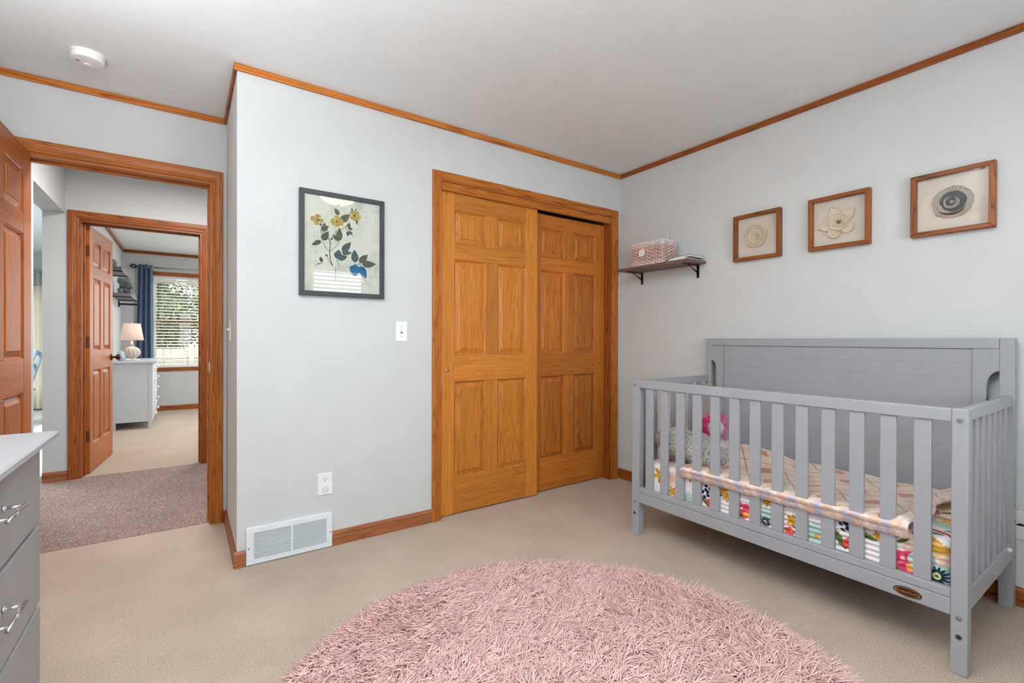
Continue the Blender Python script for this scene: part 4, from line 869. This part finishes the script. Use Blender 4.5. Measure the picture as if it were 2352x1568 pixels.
# white dresser
DWH = plain('white_dresser_paint', (192, 196, 200), .4, var=.01)
t = thing('dresser', 'white chest of drawers with a lamp on top in the far bedroom', 'dresser', (-3.44, 5.2, 0))
yA, yB_ = 4.71, 5.72
obj('side_panel', B(-3.63, -3.228, yA, yA+.02, .09, .808), DWH, t, bevel=.002); obj('dresser_body', B(-3.63, -3.245, yA+.02, yB_, .09, .808), DWH, t)
obj('dresser_top', B(-3.64, -3.185, yA-.03, yB_+.03, .810, .838), DWH, t, bevel=.004)
for a, b2 in ((-3.268, yA), (-3.268, yB_-.04), (-3.62, yA), (-3.62, yB_-.04)): obj('leg', B(a, a+.04, b2, b2+.04, 0, .09), DWH, t)
obj('side_stile', B(-3.262, -3.228, yA-.004, yA, .09, .808), DWH, t)
KN = plain('white_knob', (232, 236, 240), .3)
for k in range(5):
    za = .10+k*.142
    dr = obj('drawer', B(-3.245, -3.222, yA+.035, yB_-.035, za, za+.132), plain('white_drawer', (222, 228, 234), .35), t, bevel=.003)
    for yy in (yA+.22, yB_-.22): obj('drawer_knob', MB().lathe([(.008, -3.222), (.008, -3.208), (.016, -3.202), (.016, -3.192), (.0001, -3.188)], (0, yy, za+.066), 'x', 16), KN, dr, smooth=True)
# table lamp
t = thing('table_lamp', 'white ribbed glass table lamp, lit, on the white chest of drawers', 'lamp', (-3.455, 5.1, .838))
m = MB(); P = []
prof = [(.045, .838), (.048, .848), (.035, .856), (.060, .876), (.082, .910), (.086, .940), (.076, .972), (.050, .998), (.022, 1.010), (.018, 1.022), (.024, 1.030), (.016, 1.040), (.014, 1.080)]
nn = 72
rings_ = []
for r, z in prof:
    rings_.append([(-3.455+(r*(1+(0.09*math.cos(13*(2*math.pi*j/nn)+(z-.85)*40) if .86 < z < 1.0 else 0)))*math.cos(2*math.pi*j/nn), 5.1+(r*(1+(0.09*math.cos(13*(2*math.pi*j/nn)+(z-.85)*40) if .86 < z < 1.0 else 0)))*math.sin(2*math.pi*j/nn), z) for j in range(nn)])
m.loft(rings_); obj('lamp_base', m, plain('ribbed_glass', (200, 188, 176), .15), t, smooth=True)
m_, nt, n, l, b = newmat('lit_lampshade'); b.inputs['Base Color'].default_value = (.78, .58, .50, 1); b.inputs['Roughness'].default_value = .9
tcn = n.new('ShaderNodeTexCoord'); sep = n.new('ShaderNodeSeparateXYZ'); l.new(tcn.outputs['Object'], sep.inputs[0])
b.inputs['Emission Color'].default_value = (1, .78, .64, 1); b.inputs['Emission Strength'].default_value = .22
sh = obj('lamp_shade', MB().lathe([(.122, 1.092), (.088, 1.305)], (-3.455, 5.1, 0), n=40, caps=False), m_, t, smooth=True, label='peach white lit shade'); solid(sh, .002)
obj('harp_finial', MB().lathe([(.004, 1.295), (.010, 1.31), (.006, 1.322), (.0001, 1.328)], (-3.455, 5.1, 0), n=12).tube([(-3.455, 5.1, 1.07), (-3.455, 5.1, 1.30)], .003, 6), STEEL, t)
pl = bpy.data.lights.new('lamp_bulb', 'POINT'); pl.energy = 1.5; pl.color = (1, .78, .6); pl.shadow_soft_size = .03; po = bpy.data.objects.new('lamp_bulb', pl); po.location = (-3.455, 5.1, 1.19); COL.objects.link(po)
# items on the chest: clear blue ornament and white brush
t = thing('glass_ornament', 'pale blue rounded ornament beside the table lamp', 'ornament', (-3.545, 4.86, .838))
obj('ornament_body', MB().lathe([(.020, .838), (.036, .850), (.042, .885), (.036, .925), (.018, .958), (.0001, .965)], (-3.545, 4.86, 0), n=24), plain('blue_glass', (160, 190, 206), .15), t, smooth=True)
t = thing('hairbrush', 'white hairbrush lying in front of the table lamp', 'brush', (-3.45, 4.86, .838))
obj('brush_head', ellips((-3.475, 4.87, .850), (.035, .022, .011)), WHITE, t, smooth=True); obj('brush_handle', MB().tube([(-3.445, 4.865, .850), (-3.36, 4.85, .846)], [.009, .006], 8), WHITE, t, smooth=True)
# floating shelves
SHG = plain('grey_shelf_board', (112, 108, 110), .6, var=.12)
def fshelf(y0, y1, z, label):
    t = thing('floating_shelf', label, 'shelf', (-3.66, (y0+y1)/2, z)); obj('shelf_board', B(-3.66, -3.46, y0, y1, z, z+.042), SHG, t, bevel=.002)
    for yy in (y0+.03, y1-.05): obj('bracket', MB().box(-3.66, -3.455, yy, yy+.025, z-.010, z-.001).box(-3.66, -3.650, yy, yy+.025, z-.10, z-.010), BLACKM, t)
    return t
fshelf(4.02, 4.62, 1.855, 'upper grey floating shelf on black brackets, glimpsed past the open bedroom door')
fshelf(5.06, 5.90, 1.648, 'lower grey floating shelf on black brackets holding the plush elephant')
t = thing('hanging_rail', 'dark pipe rail mounted under the lower floating shelf', 'rail', (-3.55, 5.9, 1.6))
obj('pipe', MB().tube([(-3.655, 5.98, 1.600), (-3.46, 5.98, 1.600)], .014, 10), plain('dark_pipe', (58, 44, 42), .4, .5), t)
obj('flange', MB().lathe([(.03, -3.66), (.03, -3.652)], (0, 5.98, 1.6), 'x', 16), BLACKM, t)
# plush elephant (one body) and a plush ball on the upper shelf
EL = plain('grey_plush', (118, 126, 128), .95, var=.1, bmp=.9, bscale=300)
t = thing('plush_elephant', 'grey plush elephant sitting on the lower floating shelf', 'plush toy', (-3.55, 5.3, 1.69))
el_ = MB(); eo = (-3.555, 5.28, 1.69)
bmx = bpy.data.metaballs.new('mb')
def skinbody(name, nodes, edges, mat, parent, sub=2):
    me = bpy.data.meshes.new(name); off = OFF[parent]; me.from_pydata([tuple(Vector(p)-off) for p, r in nodes], edges, []); me.update()
    o = bpy.data.objects.new(name, me); COL.objects.link(o); o.parent = parent; OFF[o] = off
    sk = o.modifiers.new('skin', 'SKIN')
    for i, (p, r) in enumerate(nodes):
        rr_ = r if isinstance(r, tuple) else (r, r); me.skin_vertices[0].data[i].radius = rr_
    me.skin_vertices[0].data[0].use_root = True
    ss = o.modifiers.new('sub', 'SUBSURF'); ss.levels = sub; ss.render_levels = sub; me.materials.append(mat); return o
X0, Y0, Z0 = eo
skinbody('body', [((X0, Y0+.05, Z0+.06), .062), ((X0, Y0+.02, Z0+.13), .052), ((X0+.01, Y0-.02, Z0+.18), .048), ((X0+.05, Y0-.05, Z0+.165), .030), ((X0+.085, Y0-.06, Z0+.12), .018), ((X0+.10, Y0-.06, Z0+.075), .012), ((X0+.11, Y0-.055, Z0+.05), .009),
     ((X0+.05, Y0-.02, Z0+.035), .030), ((X0+.09, Y0-.05, Z0+.028), .026), ((X0-.03, Y0-.04, Z0+.035), .030), ((X0-.01, Y0-.09, Z0+.028), .026), ((X0+.06, Y0+.0, Z0+.09), .022), ((X0+.085, Y0-.035, Z0+.07), .017)],
     [(0, 1), (1, 2), (2, 3), (3, 4), (4, 5), (5, 6), (0, 7), (7, 8), (0, 9), (9, 10), (1, 11), (11, 12)], EL, t)
for q, sx in ((-1, -.035), (1, .045)):
    obj('ear', ellips((X0+sx, Y0+.005-.02*q, Z0+.175), (.030, .012, .045), 20, 12), EL, t, smooth=True)
obj('eye', ellips((X0+.045, Y0-.060, Z0+.195), (.004, .004, .004), 10, 6), DARK, t)
t = thing('plush_toy', 'rounded grey plush toy on the upper floating shelf', 'plush toy', (-3.54, 4.2, 1.897))
obj('body', ellips((-3.56, 4.18, 1.945), (.05, .06, .05)), EL, t, smooth=True)
t = thing('ornament', 'small pale blue ornament at the far end of the lower floating shelf', 'ornament', (-3.50, 5.80, 1.69))
obj('ornament_body', MB().lathe([(.016, 1.690), (.020, 1.70), (.014, 1.73), (.018, 1.745), (.0001, 1.752)], (-3.49, 5.80, 0), n=16), plain('teal_ceramic', (130, 176, 192), .3), t, smooth=True)

# ---------------------------------------------------------------- outside the bedroom window
struct('ground', B(-14, 12, 7.8, 24, -.6, -.5), plain('lawn', (150, 140, 100), .95, var=.15), 'sunlit lawn outside the bedroom window', 'lawn')
FNC = plain('fence_wood', (196, 188, 170), .8, var=.1)
t = thing('fence', 'pale wooden board fence seen through the bedroom blinds', 'fence', (-2, 12, -.5))
fb = obj('fence_board', B(-5.0, -4.86, 12, 12.02, -.5, .86), FNC, t)
for k in range(1, 36): dupmesh(fb, (.15*k, .0, 0), t)
for z in (-.2, .62): obj('fence_rail', B(-5.2, .6, 11.95, 12.0, z, z+.09), FNC, t)
for x in (-4.6, -2.83, -1.0): obj('fence_post', B(x, x+.11, 11.86, 11.95, -.5, .96), FNC, t)
def tree(x, y, z0, hgt, r, label, c1, c2, n=2600, seed=1):
    g = np.random.default_rng(seed); t = thing('tree', label, 'tree', (x, y, -.5), group='trees behind the fence')
    obj('trunk', MB().tube([(x, y, -.5), (x+.1, y, z0+hgt*.4), (x, y, z0+hgt*.8)], [.16, .12, .04], 8), plain('bark', (96, 78, 62), .9), t)
    d = g.normal(size=(n, 3)); d /= np.linalg.norm(d, axis=1, keepdims=True); cl = g.normal(size=(26, 3)); cl /= np.linalg.norm(cl, axis=1, keepdims=True)
    cc = cl[g.integers(0, 26, n)]*np.array([r, r, hgt/2])*g.uniform(.3, .85, (n, 1)); Pp = cc+d*g.uniform(.1, .55, (n, 1))+np.array([x, y, z0+hgt/2])
    a = g.normal(size=(n, 3)); a /= np.linalg.norm(a, axis=1, keepdims=True); b_ = np.cross(a, g.normal(size=(n, 3))); b_ /= np.linalg.norm(b_, axis=1, keepdims=True); s = g.uniform(.035, .08, (n, 1))
    V = np.stack([Pp-a*s, Pp+b_*s*.5, Pp+a*s, Pp-b_*s*.5], 1).reshape(-1, 3); mm = MB(); mm.v = [tuple(q) for q in V]; mm.f = [(4*i, 4*i+1, 4*i+2, 4*i+3) for i in range(n)]
    cA, cB = C(*c1), C(*c2); k = g.random((n, 1)); cv = cA*k+cB*(1-k); mm.c = np.repeat(np.concatenate([cv, np.ones((n, 1))], 1), 4, 0)
    obj('foliage', mm, MATS.get('leafy') or vcol('leafy', .8, 0), t, kind='stuff')
tree(-3.6, 15.5, .4, 3.6, 1.6, 'dark green leafy tree behind the left of the fence', (140, 146, 100), (56, 66, 46), 15000, 1)
tree(-1.3, 19, .6, 4.2, 1.9, 'yellow green leafy tree behind the right of the fence', (176, 174, 120), (86, 94, 62), 15000, 2)
tree(-7.4, 19, .4, 4.0, 1.9, 'grey green tree far left beyond the fence', (120, 124, 96), (60, 66, 52), 3600, 3)

# ---------------------------------------------------------------- dining room seen past the hall
FL = struct('floor', B(-6.7, -3.80, .7, 7.7, -.05, -.004), plain('grout', (120, 124, 126), .8), 'white tiled floor of the dining room', 'floor')
TL = plain('white_tile', (232, 236, 238), .25, var=.03); tl0 = None
for i in range(5):
    for j in range(17):
        x, y = -5.36+i*.305, 2.42+j*.305
        if tl0 is None: tl0 = obj('tile', B(x, x+.298, y, y+.298, -.004, .002), TL, FL, bevel=.001)
        else: dupmesh(tl0, (i*.305, j*.305, 0), FL)
t = thing('curtain', 'cream floor-length drape over the patio door in the dining room', 'curtain', (-4.8, 7.5, 0))
P = []
for i in range(140):
    s = i/139; P.append([(-5.6+1.2*s, 7.48+.035*math.sin(s*2*math.pi*11), z) for z in np.linspace(.03, 1.93, 6)])
solid(obj('drape', MB().grid(P), plain('cream_drape', (248, 238, 214), .85, var=.04, emit=None), t, smooth=True), .003)
P = [[(-5.6+1.2*i/139, 7.47+.035*math.sin(i/139*2*math.pi*11), z) for z in np.linspace(1.93, 2.14, 4)] for i in range(140)]
solid(obj('sheer_header', MB().grid(P), plain('grey_sheer', (168, 168, 168), .85), t, smooth=True), .003)
obj('rod', MB().tube([(-5.7, 7.50, 2.12), (-4.3, 7.50, 2.12)], .012, 8), STEEL, t)
t = thing('dining_chair', 'pale blue wooden chair in the dining room, seen through the hallway gap', 'chair', (-4.72, 5.6, 0))
CB = plain('pale_blue_paint', (150, 176, 190), .45)
cx, cyy = -4.52, 5.75
obj('seat', B(cx-.40, cx+.02, cyy-.22, cyy+.22, .43, .46), CB, t, bevel=.008)
for q in (-.18, .18): obj('rear_leg', MB().tube([(cx-.02, cyy+q, .0), (cx-.04, cyy+q, .45), (cx+.10, cyy+q, .98)], [.018, .022, .018], 10), CB, t)
for q in (-.18, .18): obj('front_leg', MB().tube([(cx-.36, cyy+q, 0), (cx-.34, cyy+q, .44)], [.016, .022], 10), CB, t)
for z, dx in ((.62, .015), (.76, .045), (.92, .09)): obj('back_slat', B(cx-.04+dx, cx-.02+dx, cyy-.17, cyy+.17, z-.03, z+.03), CB, t, bevel=.004)
